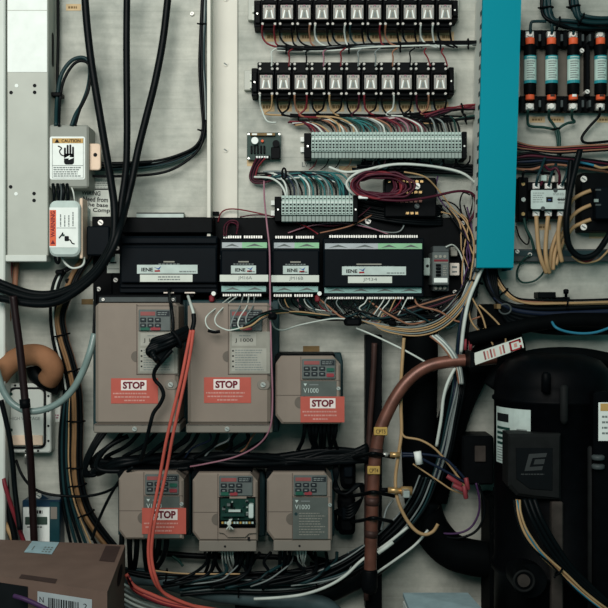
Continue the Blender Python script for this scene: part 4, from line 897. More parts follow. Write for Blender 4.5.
def j1000(x0, label, kx, wire_side):
    t = thing('motor_drive', label, 'motor drive', x0 + 42, 368)
    x1 = x0 + 85
    MB().fb(x0 + 1, 303, x1 - 1, 425, .05, DD, 'drive_tan', .005).build('case', t)
    MB().fb(x0 - 1, 300, x1 + 7.5, 432, 0, .05, 'dark_teal', .002).build('heat_sink', t)
    MB().fb(x0 - .5, 424, x1 + .8, 433, .05, DD - .002, 'drive_grey', .0015).quad(x0, 424, x1, 424.8, DD + .0004, 'drive_seam').build('bottom_flange', t)
    MB().screw(x0 + 40.5, 429, 2.4, DD - .002, DD, 'silver').build('screw', t)
    lx0, lx1 = kx - 2, x1 - 2
    b = MB()
    for q in ((lx0, 304, lx0 + .7, 374.5), (lx0, 374, lx1 + 2, 374.8), (lx0, 305.5, lx1 + 2, 306)): b.quad(*q, DD + .0004, 'drive_seam')
    b.build('panel_seam', t)
    MB().prism([(lx0 + 5.5 * math.sin(a) * -1, 356.5 + 5.5 * math.cos(a)) for a in [PI * i / 10 for i in range(11)]], DD - .01, DD + .0006, 'drive_notch').build('thumb_notch', t)
    k, w, h, q = keypad(t, kx, 309.5, kx + 32, 331)
    MB().rrect(kx + w * .06, 327, kx + w * .34, 330.2, .8, q, q + .0014, 'key_green').build('run_key', k)
    MB().rrect(kx + w * .38, 327, kx + w * .68, 330.2, .8, q, q + .0014, 'key_red').build('stop_key', k)
    b = MB().fb(kx - .3, 331.5, lx1 + .5, 373.5, DD, DD + .0008, 'drive_label')
    e = DD + .0011
    b.quad(kx + 2, 333.2, kx + 26, 345.8, e, 'strip_plain').text('J 1000', kx + 14, 340.6, 4.6, e + .0003, 'ink', w=18).lines(kx + 9, 335, kx + 21, 336.4, 1, e + .0003, 'ink_grey', .6)
    b.quad(kx + 1.5, 348.2, lx1 - 3, 371.5, e, 'strip_plain')
    for i in range(4): b.quad(kx + 2.2, 350 + i * 5.2, kx + 3.8, 351.6 + i * 5.2, e + .0003, 'ink')
    b.lines(kx + 5, 349, lx1 - 5, 371, 9, e + .0003, 'ink_grey', .38, seed=int(x0)).build('rating_label', t)
    MB().rrect(x1 - 14.5, 379.5, x1 - 1.5, 390, 5, DD - .012, DD + .001, 'drive_grey', .0008).build('screw_boss', t)
    MB().screw(x1 - 8.5, 384.7, 2.6, DD + .001, DD + .003, 'silver').build('screw', t)
    return t
t = j1000(94, 'large tan motor drive on the left with a STOP sticker under black coiled cable', 138.5, 0)
stop(t, 111, 378.3, 158, 403.5, 121, 146.5, 380.2, 390.3)
t = j1000(186.5, 'large tan motor drive in the middle with white wires over its keypad', 230, 1)
stop(t, 204, 377.3, 251, 403, 213.5, 239.5, 379.2, 389.6)
t = thing('support_bar', 'grey metal bar above the left large tan drive', 'bar', 137, 300)
MB().fb(95, 294.5, 181, 304, 0, .075, 'black', .001).fb(99, 297, 176, 302.3, .075, .08, 'grey_dark', .001).build('bar', t)
for x in (103, 173): MB().screw(x, 299.5, 1.5, .08, .082).build('screw', t)

def v1000(x, y, label, cover=True, tab=True, sticker=None, vt=True, post=2):
    t = thing('motor_drive', label, 'motor drive', x + 33, y + 36)
    d = .115
    MB().prism([(x + 6, y + .5), (x + 58, y + .5), (x + 65.5, y + 9), (x + 65.5, y + 68.5), (x + 7, y + 68.5), (x + .5, y + 60), (x + .5, y + 8)], .04, d, 'drive_tan', .003).build('case', t)
    b = MB().prism([(x, y - 2.5), (x + 64 + post, y - 2.5), (x + 66 + post, y + 6), (x + 66 + post, y + 64), (x, y + 64)], 0, .04, 'dark_teal', .002)
    b.rrect(x + 4, y - 2, x + 60, y + 6, 2, .04, .1, 'black', .002).disc(x + 3.5, y + 3, 4.2, .03, d - .004, 'black', 14); b.build('heat_sink', t)
    e = d + .0004; px = x + 25.5
    b = MB().quad(px, y + 1, px + .6, y + 68, e, 'drive_seam').quad(x + 1, y + 39.5, px, y + 40, e, 'drive_seam').quad(px, y + 24.5, x + 65, y + 25, e, 'drive_seam'); b.build('panel_seam', t)
    MB().prism([(px - 6 * math.sin(a), y + 47 + 6 * math.cos(a)) for a in [PI * i / 10 for i in range(11)]], d - .01, d + .0005, 'drive_notch').build('thumb_notch', t)
    k, w, h, q = keypad(t, px + 1.5, y + 3.5, px + 35, y + 23.5, d)
    low = sticker is None
    gx, gy, rx, ry = (px + 3.5, y + 19.6, px + 12.5, y + 19.6) if low else (px + 26, y + 12.5, px + 26, y + 18)
    MB().rrect(gx, gy, gx + 7.5, gy + 3.4, .8, q, q + .0018, 'key_green').build('run_key', k)
    MB().rrect(rx, ry, rx + 7.5, ry + 3.4, .8, q, q + .0014, 'key_red').build('stop_key', k)
    if cover:
        b = MB().fb(px + .8, y + 25.5, px + 36, y + (67 if not sticker or not vt else 67), d, d + .001, 'v_label')
        b.text('V1000', px + 10.5, y + 35, 4.6, d + .0014, 'label_mint', w=15).quad(px + 9, y + 28.6, px + 18, y + 29.8, d + .0014, 'ink_grey').poly([(px + 3, y + 28), (px + 6.5, y + 28), (px + 4.7, y + 30.8)], d + .0014, 'label_mint')
        b.disc(px + 4, y + 42, 1.6, d + .001, d + .0014, 'dark_teal', 10).lines(px + 7, y + 40, px + 34, y + 64, 9, d + .0014, 'drive_label', .28, seed=int(x)).build('rating_label', t)
        MB().screw(px + 38, y + 33, 1.9, d, d + .002, 'silver').build('screw', t)
    else:
        b = MB().fb(px + 1.5, y + 24.5, px + 38, y + 56.5, d - .03, d + .0006, 'black_matte'); b.fb(px + 12, y + 23.8, px + 29, y + 26, d, d + .002, 'drive_tan').build('opening', t)
        e = d + .0006
        b = MB().quad(px + 3, y + 26, px + 37, y + 49, e + .0003, 'pcb_green')
        rr = random.Random(5)
        for i in range(26):
            cx, cy = px + rr.uniform(4, 30), y + rr.uniform(27, 47); s_ = rr.uniform(.7, 2.4)
            b.fb(cx, cy, cx + s_ * 1.4, cy + s_, e, e + rr.uniform(.002, .006), rr.choice(['black', 'black', 'keypad', 'terminal_shade', 'dark_teal', 'black_matte']))
        b.build('circuit_board', t)
        MB().fb(px + 4, y + 41, px + 27, y + 44, e, e + .008, 'wire_green').fb(px + 11, y + 37.5, px + 23, y + 39.5, e, e + .006, 'label_mint').build('terminal_block', t)
        MB().rrect(px + 31, y + 32, px + 36, y + 46, 1.5, e, e + .012, 'label_mint', .001).build('connector', t)
        b = MB().fb(px + 2, y + 48.5, px + 38, y + 53, e, e + .007, 'black')
        for i in range(11): b.fb(px + 4 + i * 3, y + 49.2, px + 6 + i * 3, y + 51.3, e + .007, e + .0075, 'terminal_grey' if i % 3 else 'yellow_tape')
        b.build('terminal_row', t)
        for i in range(3): MB().tube([(px + 12 + i * 1.2, y + 47, e + .01), (px + 13 - i * 1.5, y + 51, e + .016), (px + 9 + i * 3.5, y + 57, e + .012)], .8, 'wire_white', n=5).build('wire', t)
        MB().prism([(px + 1, y + 56), (px + 39, y + 56), (px + 39, y + 60.5), (px + 32, y + 61), (px + 28, y + 65), (px + 10, y + 65), (px + 6, y + 61), (px + 1, y + 60)], d - .01, d + .004, 'drive_tan', .001).build('lower_lip', t)
        MB().fb(px + 30, y + 64.5, px + 32.5, y + 68, d, d + .0005, 'ink').build('slot', t)
    if tab:
        MB().fb(x + 7, y + 68.3, x + 64.5, y + 79, .05, d - .002, 'drive_grey', .001).disc(x + 33, y + 74, 1.2, d - .002, d - .0015, 'ink', 8).build('terminal_cover', t)
    if sticker: stop(t, *sticker, d=d + .001)
    return t
v1000(275, 355.5, 'small tan motor drive with a STOP sticker right of the two large drives', tab=False, sticker=(300.5, 396.5, 344.5, 422.3, 310, 335.5, 398.3, 408.3))
v1000(118, 471, 'lower left small motor drive behind the two orange cables', tab=False, post=7, sticker=(142, 508, 186, 534, 152.5, 177.5, 509.3, 520))
v1000(192, 472.5, 'small motor drive with its front open showing the circuit board', cover=False, post=7)
v1000(266.5, 472, 'small motor drive with a plain label and no STOP sticker')
# black glands and cables under drives
def drops(x0, n, sp, y0, dd, lbl, m='black_cable', r=2.0, ln=24, spread=8, seed=1):
    rr = random.Random(seed)
    for i in range(n):
        x = x0 + i * sp; s = rr.uniform(-spread, spread)
        wire('cable', f'{COL[m]} cable, {ordn(i + 1)} from the left, {lbl}', [(x, y0 - 3, dd), (x + s * .15, y0 + ln * .3, dd), (x + s * .6, y0 + ln * .65, dd * .8), (x + s * 1.6, y0 + ln, dd * .6)], r, m, cat='cable', n=8)
drops(305, 9, 3.9, 424, .09, 'hanging below the small STOP drive', r=2.0, ln=26, spread=6)
drops(122, 7, 7.5, 537, .09, 'hanging below the lower left drive', r=2.6, ln=34, spread=8, seed=3)
drops(238, 4, 5, 550, .08, 'hanging right of the white wires under the open drive', r=1.9, ln=34, spread=14, seed=4)
drops(210, 3, 3.4, 550, .08, 'hanging left of the white wires under the open drive', r=1.7, ln=30, spread=10, seed=8)
drops(280, 3, 5, 550, .08, 'hanging left of the white wires under the plain drive', r=1.7, ln=34, spread=14, seed=9)
drops(222, 5, 2.6, 550, .085, 'fanning under the open drive', 'wire_white', .8, 24, 8, 5)
drops(297, 4, 3, 550, .085, 'fanning under the plain drive', 'wire_white', .9, 20, 8, 6)
for i in range(3):
    wire('cable', f'{ordn(i + 1)} black cable looping back right below the plain drive', [(306 + i * 3, 550, .07), (312, 556 + i, .06), (326, 560 + i * 3, .05), (334, 563 + i * 2, .04), (328, 568 + i, .03), (310, 563 + i * 2, .03)], 1.5, 'black_cable', cat='cable')
for i in range(2): wire('wire', f'{["outer", "inner"][i]} white wire loop hanging below the plain drive', [(300 + i * 4, 552, .08), (303, 562, .06), (312, 574 - i * 2, .05), (324, 577 - i * 2, .045), (327, 571, .04), (318, 566, .04)], .8, 'wire_grey')
# black mass between the two rows of drives
for i in range(11):
    y = 452 + i * 1.8; rr = random.Random(i)
    wire('cable', f'{ordn(i + 1)} black cable from the top, running level between the drive rows', [(88 + rr.uniform(-4, 20), y + rr.uniform(0, 8), .06), (125, 463 + rr.uniform(-4, 5), .06 + .003 * i), (175, 459 + rr.uniform(-4, 6), .06), (230, 460 + rr.uniform(-5, 6), .06 + .002 * i), (285, 460 + rr.uniform(-5, 5), .06), (330, 455 + rr.uniform(-5, 8), .055), (368, 452 + rr.uniform(-8, 12), .05)], 3.2, 'black_cable', cat='cable', n=9)
for i in range(5):
    x = 104 + i * 17; rr = random.Random(i + 30)
    wire('cable', f'{ordn(i + 1)} black cable from the left, sweeping out under the left large drive', [(x + 20, 430, .09), (x + 12, 440, .09), (x + 2, 448, .08), (x - 10 + rr.uniform(-6, 6), 458, .07), (x - 4, 466, .065)], 2.0, 'black_cable', cat='cable')
for i in range(9):
    x = 190 + i * 9.5; rr = random.Random(i + 50); m = ['black_cable', 'black_cable', 'wire_blue', 'black_cable', 'wire_grey', 'black_cable', 'black_cable', 'wire_brown', 'black_cable'][i]
    wire('cable', f'{COL[m]} cable, {ordn(i + 1)} from the left, dropping under the middle large drive', [(x, 431, .1), (x - 3 + rr.uniform(-4, 4), 440, .095), (x - 12 + rr.uniform(-5, 5), 448, .08), (x - 24, 458, .07)], 1.8 if m == 'black_cable' else 1.0, m, cat='cable')
wire('cable', 'black cable curling at the left end of the level black cables', [(128, 436, .09), (108, 447, .1), (97, 462, .1), (101, 470, .1), (125, 471, .1), (160, 470, .095), (190, 468, .09)], 2.4, 'black_cable', cat='cable')
wire('cable', 'black cable dropping from the left cable end to the carton', [(133, 467, .12), (120, 480, .1), (108, 500, .08), (98, 522, .07), (92, 540, .07)], 1.5, 'black_cable', cat='cable')
for i in range(3):
    wire('cable', f'{ordn(i + 1)} black cable bunched left of the drives above the tan tied bundle', [(106 - i * 3, 432, .07), (96 - i * 2, 446, .075), (88 - i * 1.5, 462, .075), (84 + i * 2, 474, .07), (90 + i * 3, 474, .065), (100, 458, .06)], 2.0, 'black_cable', cat='cable')
for i, (x0, y0, x1, y1, lb) in enumerate(((341, 458, 356, 490, 'upper'), (338.5, 496, 355.5, 536, 'lower'))):
    t = thing('cable_filter', f'{lb} black plastic cable filter hanging right of the plain drive', 'filter', (x0 + x1) / 2, (y0 + y1) / 2, .03)
    MB().rrect(x0, y0, x1, y1, 5, 0, .045, 'black', .008).build('body', t)
    MB().rrect(x0 + 3, y0 + (y1 - y0) * .3, x1 - 3, y0 + (y1 - y0) * .62, 2, .045, .05, 'navy_black', .002).build('clip', t)
for i in range(5):
    wire('cable', f'{ordn(i + 1)} black cable looped around the hanging cable filters', [(330 + i * 2, 450, .03), (338 - i, 470, .04), (334 + i, 488, .04), (346, 494, .05), (358 + i, 484, .04), (362, 498, .035), (350, 506 + i * 3, .05), (336 - i, 512, .035), (338, 530, .03)], 1.5, 'black_cable', cat='cable')

# coiled black cable and orange cables in front of the left large drive
t = thing('coiled_cable', 'black cable folded and tied in a bunch over the left large drive', 'cable', 165, 342, .16)
for i in range(8):
    o = i - 3.5
    MB().tube([(188 + o * .2, 331 + o * 1.1, .15), (172, 339 + o * 1.3, .165 + .002 * (i % 3)), (158 - abs(o), 346 + o * 1.8, .165), (147 + abs(o) * 1.6 + (3 if i > 4 else 0), 351 + o * 2.2, .16 + .002 * i), (152 + i, 356 + o * 1.3, .158), (170, 344 + o, .158), (187, 336 + o * .8, .15)], 2.3, 'black_cable').build('fold', t)
MB().tube([(172.5, 336, .16), (173, 322, .15), (171, 306, .142), (169.5, 296, .1), (169, 288, .06)], 1.6, 'black_cable').build('lead', t)
MB().tube([(172, 350, .16), (163, 360, .16), (155, 370, .152), (154.5, 379, .15), (161, 387, .15), (163.5, 395, .15), (160, 404, .15), (153.5, 413, .15), (150, 425, .15), (146, 442, .14), (141, 460, .12)], 1.9, 'black_cable').build('tail', t)
MB().tube([(172, 331, .172), (178, 338, .176), (181, 347, .172), (174, 344, .15)], 1.6, 'black').build('cable_tie', t)
wire('cable', 'pale cable end with black sleeve above the coiled cable', [(188, 296, .08), (191, 305, .13), (193.5, 314, .15), (193, 322, .155)], 1.4, 'wire_white', cat='cable')
wire('cable', 'black sleeve over the tops of the orange cables', [(193.5, 314, .156), (194, 322, .16), (192, 331, .165)], 2.2, 'black_cable', cat='cable')
wire('cable', 'left of the two orange cables hanging over the drives', [(191, 330, .165), (187, 350, .165), (181.5, 378, .165), (174, 408, .165), (166.5, 440, .16), (161, 470, .15), (155.5, 500, .15), (150, 530, .15), (148.5, 556, .15), (153, 578, .15), (163, 592, .14), (185, 603, .13), (215, 612, .12)], 1.55, 'orange_red', cat='cable', n=10)
wire('cable', 'right of the two orange cables hanging over the drives', [(193.5, 330, .168), (190, 355, .168), (185, 380, .168), (178, 412, .168), (172, 440, .165), (167, 468, .155), (160, 500, .155), (153.5, 530, .155), (151.5, 556, .155), (156, 578, .155), (165, 594, .145), (190, 605, .135), (220, 613, .12)], 1.5, 'orange_red', cat='cable', n=10)
for i in range(4):
    m = ['orange_red', 'wire_red', 'orange_red', 'wire_red'][i]
    wire('cable', f'{["orange", "dark red", "orange", "dark red"][i]} cable, {ordn(i + 1)} of the red ones by the carton, running right', [(126 + i * 1.3, 574 + i * 2, .14), (134, 586 + i, .14), (150, 594 + i * 1.5, .14), (176, 603 + i * 1.2, .135), (235, 613 + i, .12)], 2.0, m, cat='cable')
for i in range(5):
    wire('cable', f'{ordn(i + 1)} white cable from the top, curving along the bottom edge right of the carton', [(120 + i, 582 + i * 5.5, .12), (135, 590 + i * 5, .12), (155, 598 + i * 4.5, .115), (185, 605 + i * 3.5, .11), (240, 614 + i, .1)], 1.3, ['wire_white', 'wire_grey', 'wire_white', 'wire_pink', 'wire_grey'][i] if i != 3 else 'wire_white', cat='cable')
bpy.data.objects  # ---- bottom harness
rr = random.Random(77)
for i in range(14):
    m = ['black_cable', 'black_cable', 'teal_cable', 'wire_grey', 'black_cable'][i % 5]; x = 205 + i * 11
    wire('cable', f'{COL[m]} cable, {ordn(i + 1)} from the left, looping untidily into the bottom bundle under the drives', [(x, 552, .06), (x + rr.uniform(-8, 4), 562, .07), (x - 8 + rr.uniform(-8, 8), 573, .09), (x - 26 + rr.uniform(-8, 8), 581, .095), (x - 48 + rr.uniform(-10, 10), 586 + rr.uniform(-4, 4), .09)], 1.6 if m != 'wire_grey' else .8, m, cat='cable')
wire('conduit', 'dark grey hose lying along the bottom under the open drive', [(112, 578, .05), (150, 577, .05), (185, 586, .06), (220, 594, .06), (270, 599, .06), (320, 604, .06), (340, 620, .06)], 8.5, 'grey_conduit', cat='hose', n=14)
wire('conduit', 'black hose rising from the bottom edge to the right under the copper pipe', [(236, 606, .035), (280, 601, .035), (320, 594, .035), (352, 580, .035), (385, 556, .035), (412, 530, .04), (430, 500, .05)], 11, 'black_cable', cat='hose', n=14)
H = [('black_cable', 1.5), ('grey_conduit', 1.0), ('black_cable', 1.6), ('teal_cable', 1.4), ('black_cable', 1.5), ('wire_grey', .9), ('teal_cable', 1.3), ('black_cable', 1.6), ('wire_grey', 1.0), ('black_cable', 1.5), ('teal_cable', 1.2), ('black_cable', 1.5), ('wire_grey', .8), ('black_cable', 1.4)]
bundle('cable_bundle', 'broad bundle of dark and grey wires sweeping up to the right behind the copper pipe', 'cable bundle', [(180, 586), (220, 583), (265, 584), (305, 581), (340, 570), (370, 552), (400, 526), (418, 502), (428, 478)], 9, H, (.18, .42), .075, tie_r=10, twist=.6)
bundle('cable_bundle', 'second dark bundle crossing low behind the open and plain drives', 'cable bundle', [(120, 572), (160, 576), (210, 577), (260, 577), (300, 573), (335, 562), (365, 549)], 5, H[:9], (.2, .55), .06, tie_r=7)
wire('cable', 'white cable rising along the bottom bundle to the copper pipe', [(254, 599, .09), (280, 597.5, .095), (305, 594, .095), (328, 586, .095), (346, 575, .095), (362, 560, .095), (384, 546, .09), (408, 527, .085)], 1.5, 'wire_white', cat='cable')
wire('cable', 'pale grey cable beside the lower end of the copper pipe', [(376, 573, .08), (395, 560, .085), (415, 545, .085), (428, 530, .08)], 1.3, 'wire_white', cat='cable')
tag(MB().tube([(378, 553, .11), (393, 542, .11)], 2.0, 'wire_white').build('sleeve'), 'short white sleeve on the wires right of the copper pipe', 'sleeve')
wire('cable', 'yellow and black wire along the bottom wires left of the open drive', [(150, 570, .09), (175, 573, .09), (200, 574, .09), (240, 574, .09)], .8, 'wire_tan', cat='cable')
wire('conduit', 'black level tube under the lower row of drives', [(160, 553, .03), (200, 556, .03), (250, 556, .03), (290, 558, .03), (300, 562, .03)], 3, 'black_cable', cat='hose')
wire('cable', 'yellow green leaf shaped cable end under the lower left drive', [(172, 556, .05), (178, 560, .05), (183, 566, .05)], 1.4, 'wire_green', cat='cable')

# ================================================================== left column
bundle('cable_bundle', 'bundle of tan wires tied with black running down the left of the drives', 'cable bundle', [(92, 250, .02), (78, 270, .025), (68, 292, .03), (60, 316, .03), (63, 338, .03), (69, 358, .03), (74.5, 380, .03), (77, 400, .03), (77.5, 430, .03), (77, 460, .03), (79, 485, .03), (86, 510, .03), (98, 530, .03), (112, 548, .03)], 5.4, [('bundle_tan', 1.7), ('black_cable', 1.6), ('bundle_tan', 1.7), ('wire_brown', 1.8), ('wire_maroon', 1.3), ('bundle_tan', 1.7), ('black_cable', 1.7), ('black_cable', 1.9), ('bundle_tan', 1.8), ('wire_brown', 1.6), ('bundle_tan', 1.7), ('bundle_tan', 1.7), ('black_cable', 1.8)], (.3, .43, .6, .72, .78, .86), .03, tie_r=7.5, twist=.35)
for i, (m, o) in enumerate((('black_cable', 0), ('wire_white', 3), ('black_cable', 5.5))):
    wire('cable', f'{COL[m]} cable, {ordn(i + 1)} from the left, beside the tan bundle above the brown hose', [(68 + o * .6, 268, .02), (58 + o, 274, .022), (52 + o, 290, .024), (50.5 + o, 315, .024), (53 + o, 340, .022), (59 + o, 365, .02), (63 + o, 390, .02)], 1.6 if i != 1 else 1.0, m, cat='cable')
for x, y in ((59, 272), (69, 281)):
    tag(MB().fb(x - 4, y - 2.5, x + 4, y + 2.5, .012, .034, 'black', .002).build('cable_tie'), f'{"upper" if y < 275 else "lower"} black tie on the cables below the outlet box', 'cable tie')
for i, m in enumerate(['black_cable', 'teal_cable', 'black_cable', 'teal_cable', 'wire_tan', 'black_cable']):
    x = 60 + i * 2.2
    wire('cable', f'{COL[m]} cable, {ordn(i + 1)} from the left, running down between junction box and tan bundle', [(66 + i * 1.4, 380, .014), (63 + i * 1.6, 405, .014), (x, 435, .014), (x, 465, .014), (x + 2 + i * .5, 495, .016), (x + 6 + i * 1.5, 520, .018), (x + 12 + i * 3, 548, .018)], 1.6 if m != 'wire_tan' else .9, m, cat='cable')
wire('cable', 'thin black cable drooping from the left post across the tan bundle to the drives', [(16, 460, .045), (22, 475, .05), (32, 487, .05), (46, 493.5, .05), (66, 496, .05), (88, 496, .055), (108, 491, .06), (122, 481, .08), (130, 468, .1)], 1.4, 'black_cable', cat='cable')
wire('hose', 'brown foam covered hose arching in from the left edge', [(-14, 392, .05), (-3, 378, .05), (8, 365, .05), (22, 356.5, .05), (38, 355, .05), (49, 361, .05), (53, 371, .045), (48, 380, .035)], 10.5, 'foam_orange', cat='hose', n=20)
wire('hose', 'black hose end behind the brown foam hose', [(34, 366, .02), (37, 376, .02), (48, 384, .02), (60, 388, .02)], 8, 'black_cable', cat='hose', n=14)
wire('hose', 'pale translucent hose hanging in a curve over the junction box', [(94.5, 334, .085), (90, 352, .09), (83, 371, .09), (73, 389, .09), (60, 402, .09), (44, 409.5, .09), (28, 411, .09), (13, 404, .09), (4, 392, .09), (-1, 378, .09), (-6, 360, .09)], 3.3, 'clear_hose', cat='hose', n=14)
wire('cable', 'thin black cable hanging down to the top of the pale hose', [(96, 288, .08), (95, 305, .08), (94, 325, .085), (93.5, 338, .088)], 1.3, 'black_cable', cat='cable')
t = thing('pipe', 'dark maroon pipe running down the left side over the junction box', 'pipe', 25, 430, .1)
MB().tube([(13, 296, .1), (16, 320, .1), (20, 350, .1), (24, 390, .1), (27, 420, .1), (30.5, 460, .08), (32.5, 500, .056), (35, 560, .05)], 3.6, 'maroon_pipe', n=14).build('tube', t)
MB().tube([(24.6, 399, .1), (25.4, 408, .1)], 4.9, 'black', n=14).build('collar', t)
wire('pipe', 'copper coloured pipe behind the left post below the cover box', [(16.5, 258, .02), (15.5, 275, .02), (14, 295, .025), (7, 325, .03), (3, 345, .03)], 2.8, 'wire_brown', cat='pipe', n=10)
wire('pipe', 'dark red pipe beside the left post below the cover box', [(11.5, 258, .025), (10, 275, .025), (7.5, 300, .025)], 1.8, 'wire_red', cat='pipe', n=10)
wire('pipe', 'dark pipe showing beside the left post above the brown hose', [(7, 262, .012), (7, 300, .012), (7, 345, .012)], 2.4, 'black_cable', cat='pipe', n=10)
t = thing('junction_box', 'white junction box with a black gasket and high voltage plate at left', 'junction box', 27, 418)
MB().rrect(3, 383.5, 51, 453, 3, 0, .028, 'grey_light', .002).build('flange', t)
MB().rrect(8.3, 387.3, 45.7, 448.7, 6, .028, .031, 'ink', .0005).build('gasket', t)
MB().rrect(10.3, 389.5, 43.5, 446.5, 5, .028, .034, 'grey_light', .001).text('HIGH VOLTAGE', 25, 418.5, 3.2, .0344, 'ink_grey', w=30).build('cover_plate', t)
MB().fb(12, 435.5, 42.5, 445.5, .034, .038, 'cream', .001).build('lower_strip', t)
b = MB()
for x, y in ((15, 385.5), (38, 385.7), (48.3, 396), (48.3, 411), (48.3, 426), (48.3, 441), (38, 450.8), (26, 451), (12, 450.5), (5.5, 440)): MB().disc(x, y, 1.2, .028, .0288, 'ink', 8).build('screw_hole', t)
for y in (394, 430): MB().disc(11, y, 1.7, .034, .0348, 'wire_green', 8).build('rivet', t)
b = MB().fb(52, 405, 60, 422, 0, .001, 'grey_light').lines(53, 414, 59, 419, 2, .0013, 'wire_pink', .6)
tag(b.build('sticker'), 'small pale sticker right of the junction box', 'sticker')
t = thing('cable_gland', 'small metal gland under the junction box', 'gland', 26, 456)
MB().lathe(26, .015, [(2.2, 452.8), (2.2, 458), (1.4, 458.2), (1.4, 464)], 'silver', 14).build('body', t)
t = thing('thermostat', 'blue and white controller box with a small display above the carton', 'controller', 42, 518)
MB().rrect(22, 500, 60, 560, 2, 0, .03, 'blue_plastic', .002).prism([(28, 500.5), (36, 494), (41, 494), (52, 500.5)], 0, .02, 'blue_plastic').build('body', t)
MB().fb(49.5, 502, 59.5, 560, .03, .034, 'clear_teal', .001).fb(50.5, 507, 57, 519, .034, .0345, 'drive_grey').build('side_panel', t)
MB().fb(23, 507.5, 49.5, 560, .03, .034, 'white').lines(29, 510, 43, 514, 1, .0344, 'ink', .8).lines(27, 526, 43, 528, 1, .0344, 'ink', .5).build('front_panel', t)
MB().fb(25, 517, 47, 524.5, .034, .036, 'lcd', .0005).build('display', t)
MB().screw(38.6, 496, 2.6, .02, .023).build('screw', t)
wire('cable', 'bright red cable slanting from the left post to the carton', [(2, 470, .05), (5, 485, .06), (11, 505, .06), (17, 522, .058), (25, 545, .05)], 2.2, 'wire_red', cat='cable')
wire('cable', 'tan cable at the lower left corner beside the red cable', [(0, 512, .05), (5, 523, .05), (11, 535, .05), (16, 550, .045)], 2.4, 'wire_tan', cat='cable')
wire('cable', 'black cable slanting left behind the maroon pipe to the lower left', [(1, 400, .06), (6, 420, .06), (10, 440, .06), (13, 465, .06), (15, 490, .06), (20, 530, .07)], 2.6, 'black_cable', cat='cable')
wire('cable', 'thick black cable at the left post near the red cable', [(5, 452, .04), (5.5, 480, .04), (8, 505, .045), (16, 545, .05)], 3.6, 'black_cable', cat='cable')

# ================================================================== carton
t = thing('carton', 'brown cardboard carton with shipping labels standing at the lower left', 'carton', 55, 600, .2)
ztop = -.36; zb = -.53
c4 = [Vector((-.267, -.106, 0)), Vector((-.246, -.35, 0)), Vector((-.452, -.254, 0)), Vector((-.472, -.07, 0))]
vs = [(p.x, p.y, zb) for p in c4] + [(p.x, p.y, ztop) for p in c4]
b = MB().add(vs, [(0, 1, 2, 3), (4, 5, 6, 7), (0, 1, 5, 4), (1, 2, 6, 5), (2, 3, 7, 6), (3, 0, 4, 7)], 'carton'); b.build('body', t)
def on_top(u0, v0, u1, v1, off):      # u along the box from its right edge, v from back to front
    q = []
    for u, v in ((u0, v0), (u1, v0), (u1, v1), (u0, v1)):
        p = c4[0].lerp(c4[3], u).lerp(c4[1].lerp(c4[2], u), v); q.append((p.x, p.y, ztop + off))
    return q
LF = c4[2] - c4[1]; NF = Vector((LF.y, -LF.x, 0)).normalized(); NF = NF if NF.y < 0 else -NF
def on_front(u0, h0, u1, h1, off):
    q = []
    for u, h in ((u0, h0), (u1, h0), (u1, h1), (u0, h1)):
        p = c4[1].lerp(c4[2], u) + NF * off; q.append((p.x, p.y, ztop - h))
    return q
QF = [(0, 1, 2, 3)]
b = MB().add(on_top(.5, .02, .71, .36, .0008), QF, 'label_blue')
for i in range(3):
    for k in range(3): b.add(on_top(.52 + .025 * k, .17 + i * .06, .535 + .025 * k, .2 + i * .06, .0011), QF, 'ink_grey')
b.add(on_top(.66, .17, .668, .29, .0011), QF, 'ink_grey'); b.build('top_label', t)
for a in ((.03, .05, .14, .42), (.36, .9, .62, .99)): MB().add(on_top(*a, .0006), QF, 'carton_dark').build('tape', t)
b = MB().add(on_front(.1, .012, .48, .075, .0008), QF, 'strip_lilac'); x = .19; rr = random.Random(2)
while x < .40:
    w = rr.choice([.004, .006, .01]); b.add(on_front(x, .018, x + w, .032, .0011), QF, 'ink'); x += w + rr.choice([.004, .007])
def ftext(s, u, h, w, hh):
    vs, fs, a = font_mesh(s, 0.0)
    b.add([(lambda p: (p.x, p.y, ztop - h + y * hh))(c4[1].lerp(c4[2], u - xx * w) + NF * .0011) for xx, y in vs], fs, 'ink')
ftext('N', .45, .022, .03, .007); ftext('2', .145, .022, .025, .007); ftext('P', .45, .036, .025, .006)
b.add(on_front(.25, .036, .34, .039, .0011), QF, 'ink_grey').build('front_label', t)
MB().add(on_front(.55, .008, .9, .11, .0006), QF, 'ink').build('hand_hole', t)
R4 = (c4[1] - c4[0]).normalized(); nR = Vector((-R4.y, R4.x, 0)); nR = nR if nR.x > 0 else -nR
ps = [c4[0].lerp(c4[1], .35 + .16 * math.cos(a)) + nR * .0006 + Vector((0, 0, ztop - .022 + .012 * math.sin(a))) for a in [2 * PI * i / 14 for i in range(14)]]
MB().add(ps, [tuple(range(14))], 'ink').build('side_hole', t)
wire('cable', 'purple cable in front of the carton at the lower left corner', [(14, 596, .31), (24, 599, .315), (36, 604, .315), (50, 611, .315)], 2.0, 'wire_purple', cat='cable')
t = thing('open_box', 'pale blue grey box with its lid ajar at the bottom edge', 'box', 440, 605, .1)
z1 = P(0, 593, .09).z
x0, x1 = P(403, 0, .09).x, P(468, 0, .09).x; f0, f1 = P(411, 0, .17).x, P(482, 0, .17).x
b = MB().add([(x0, -.09, zb), (x1, -.09, zb), (f1, -.17, zb), (f0, -.17, zb), (x0, -.09, z1 - .012), (x1, -.09, z1 - .012), (f1, -.17, z1 - .012), (f0, -.17, z1 - .012)], [(0, 1, 2, 3), (4, 5, 6, 7), (0, 1, 5, 4), (1, 2, 6, 5), (2, 3, 7, 6), (3, 0, 4, 7)], 'white'); b.build('body', t)
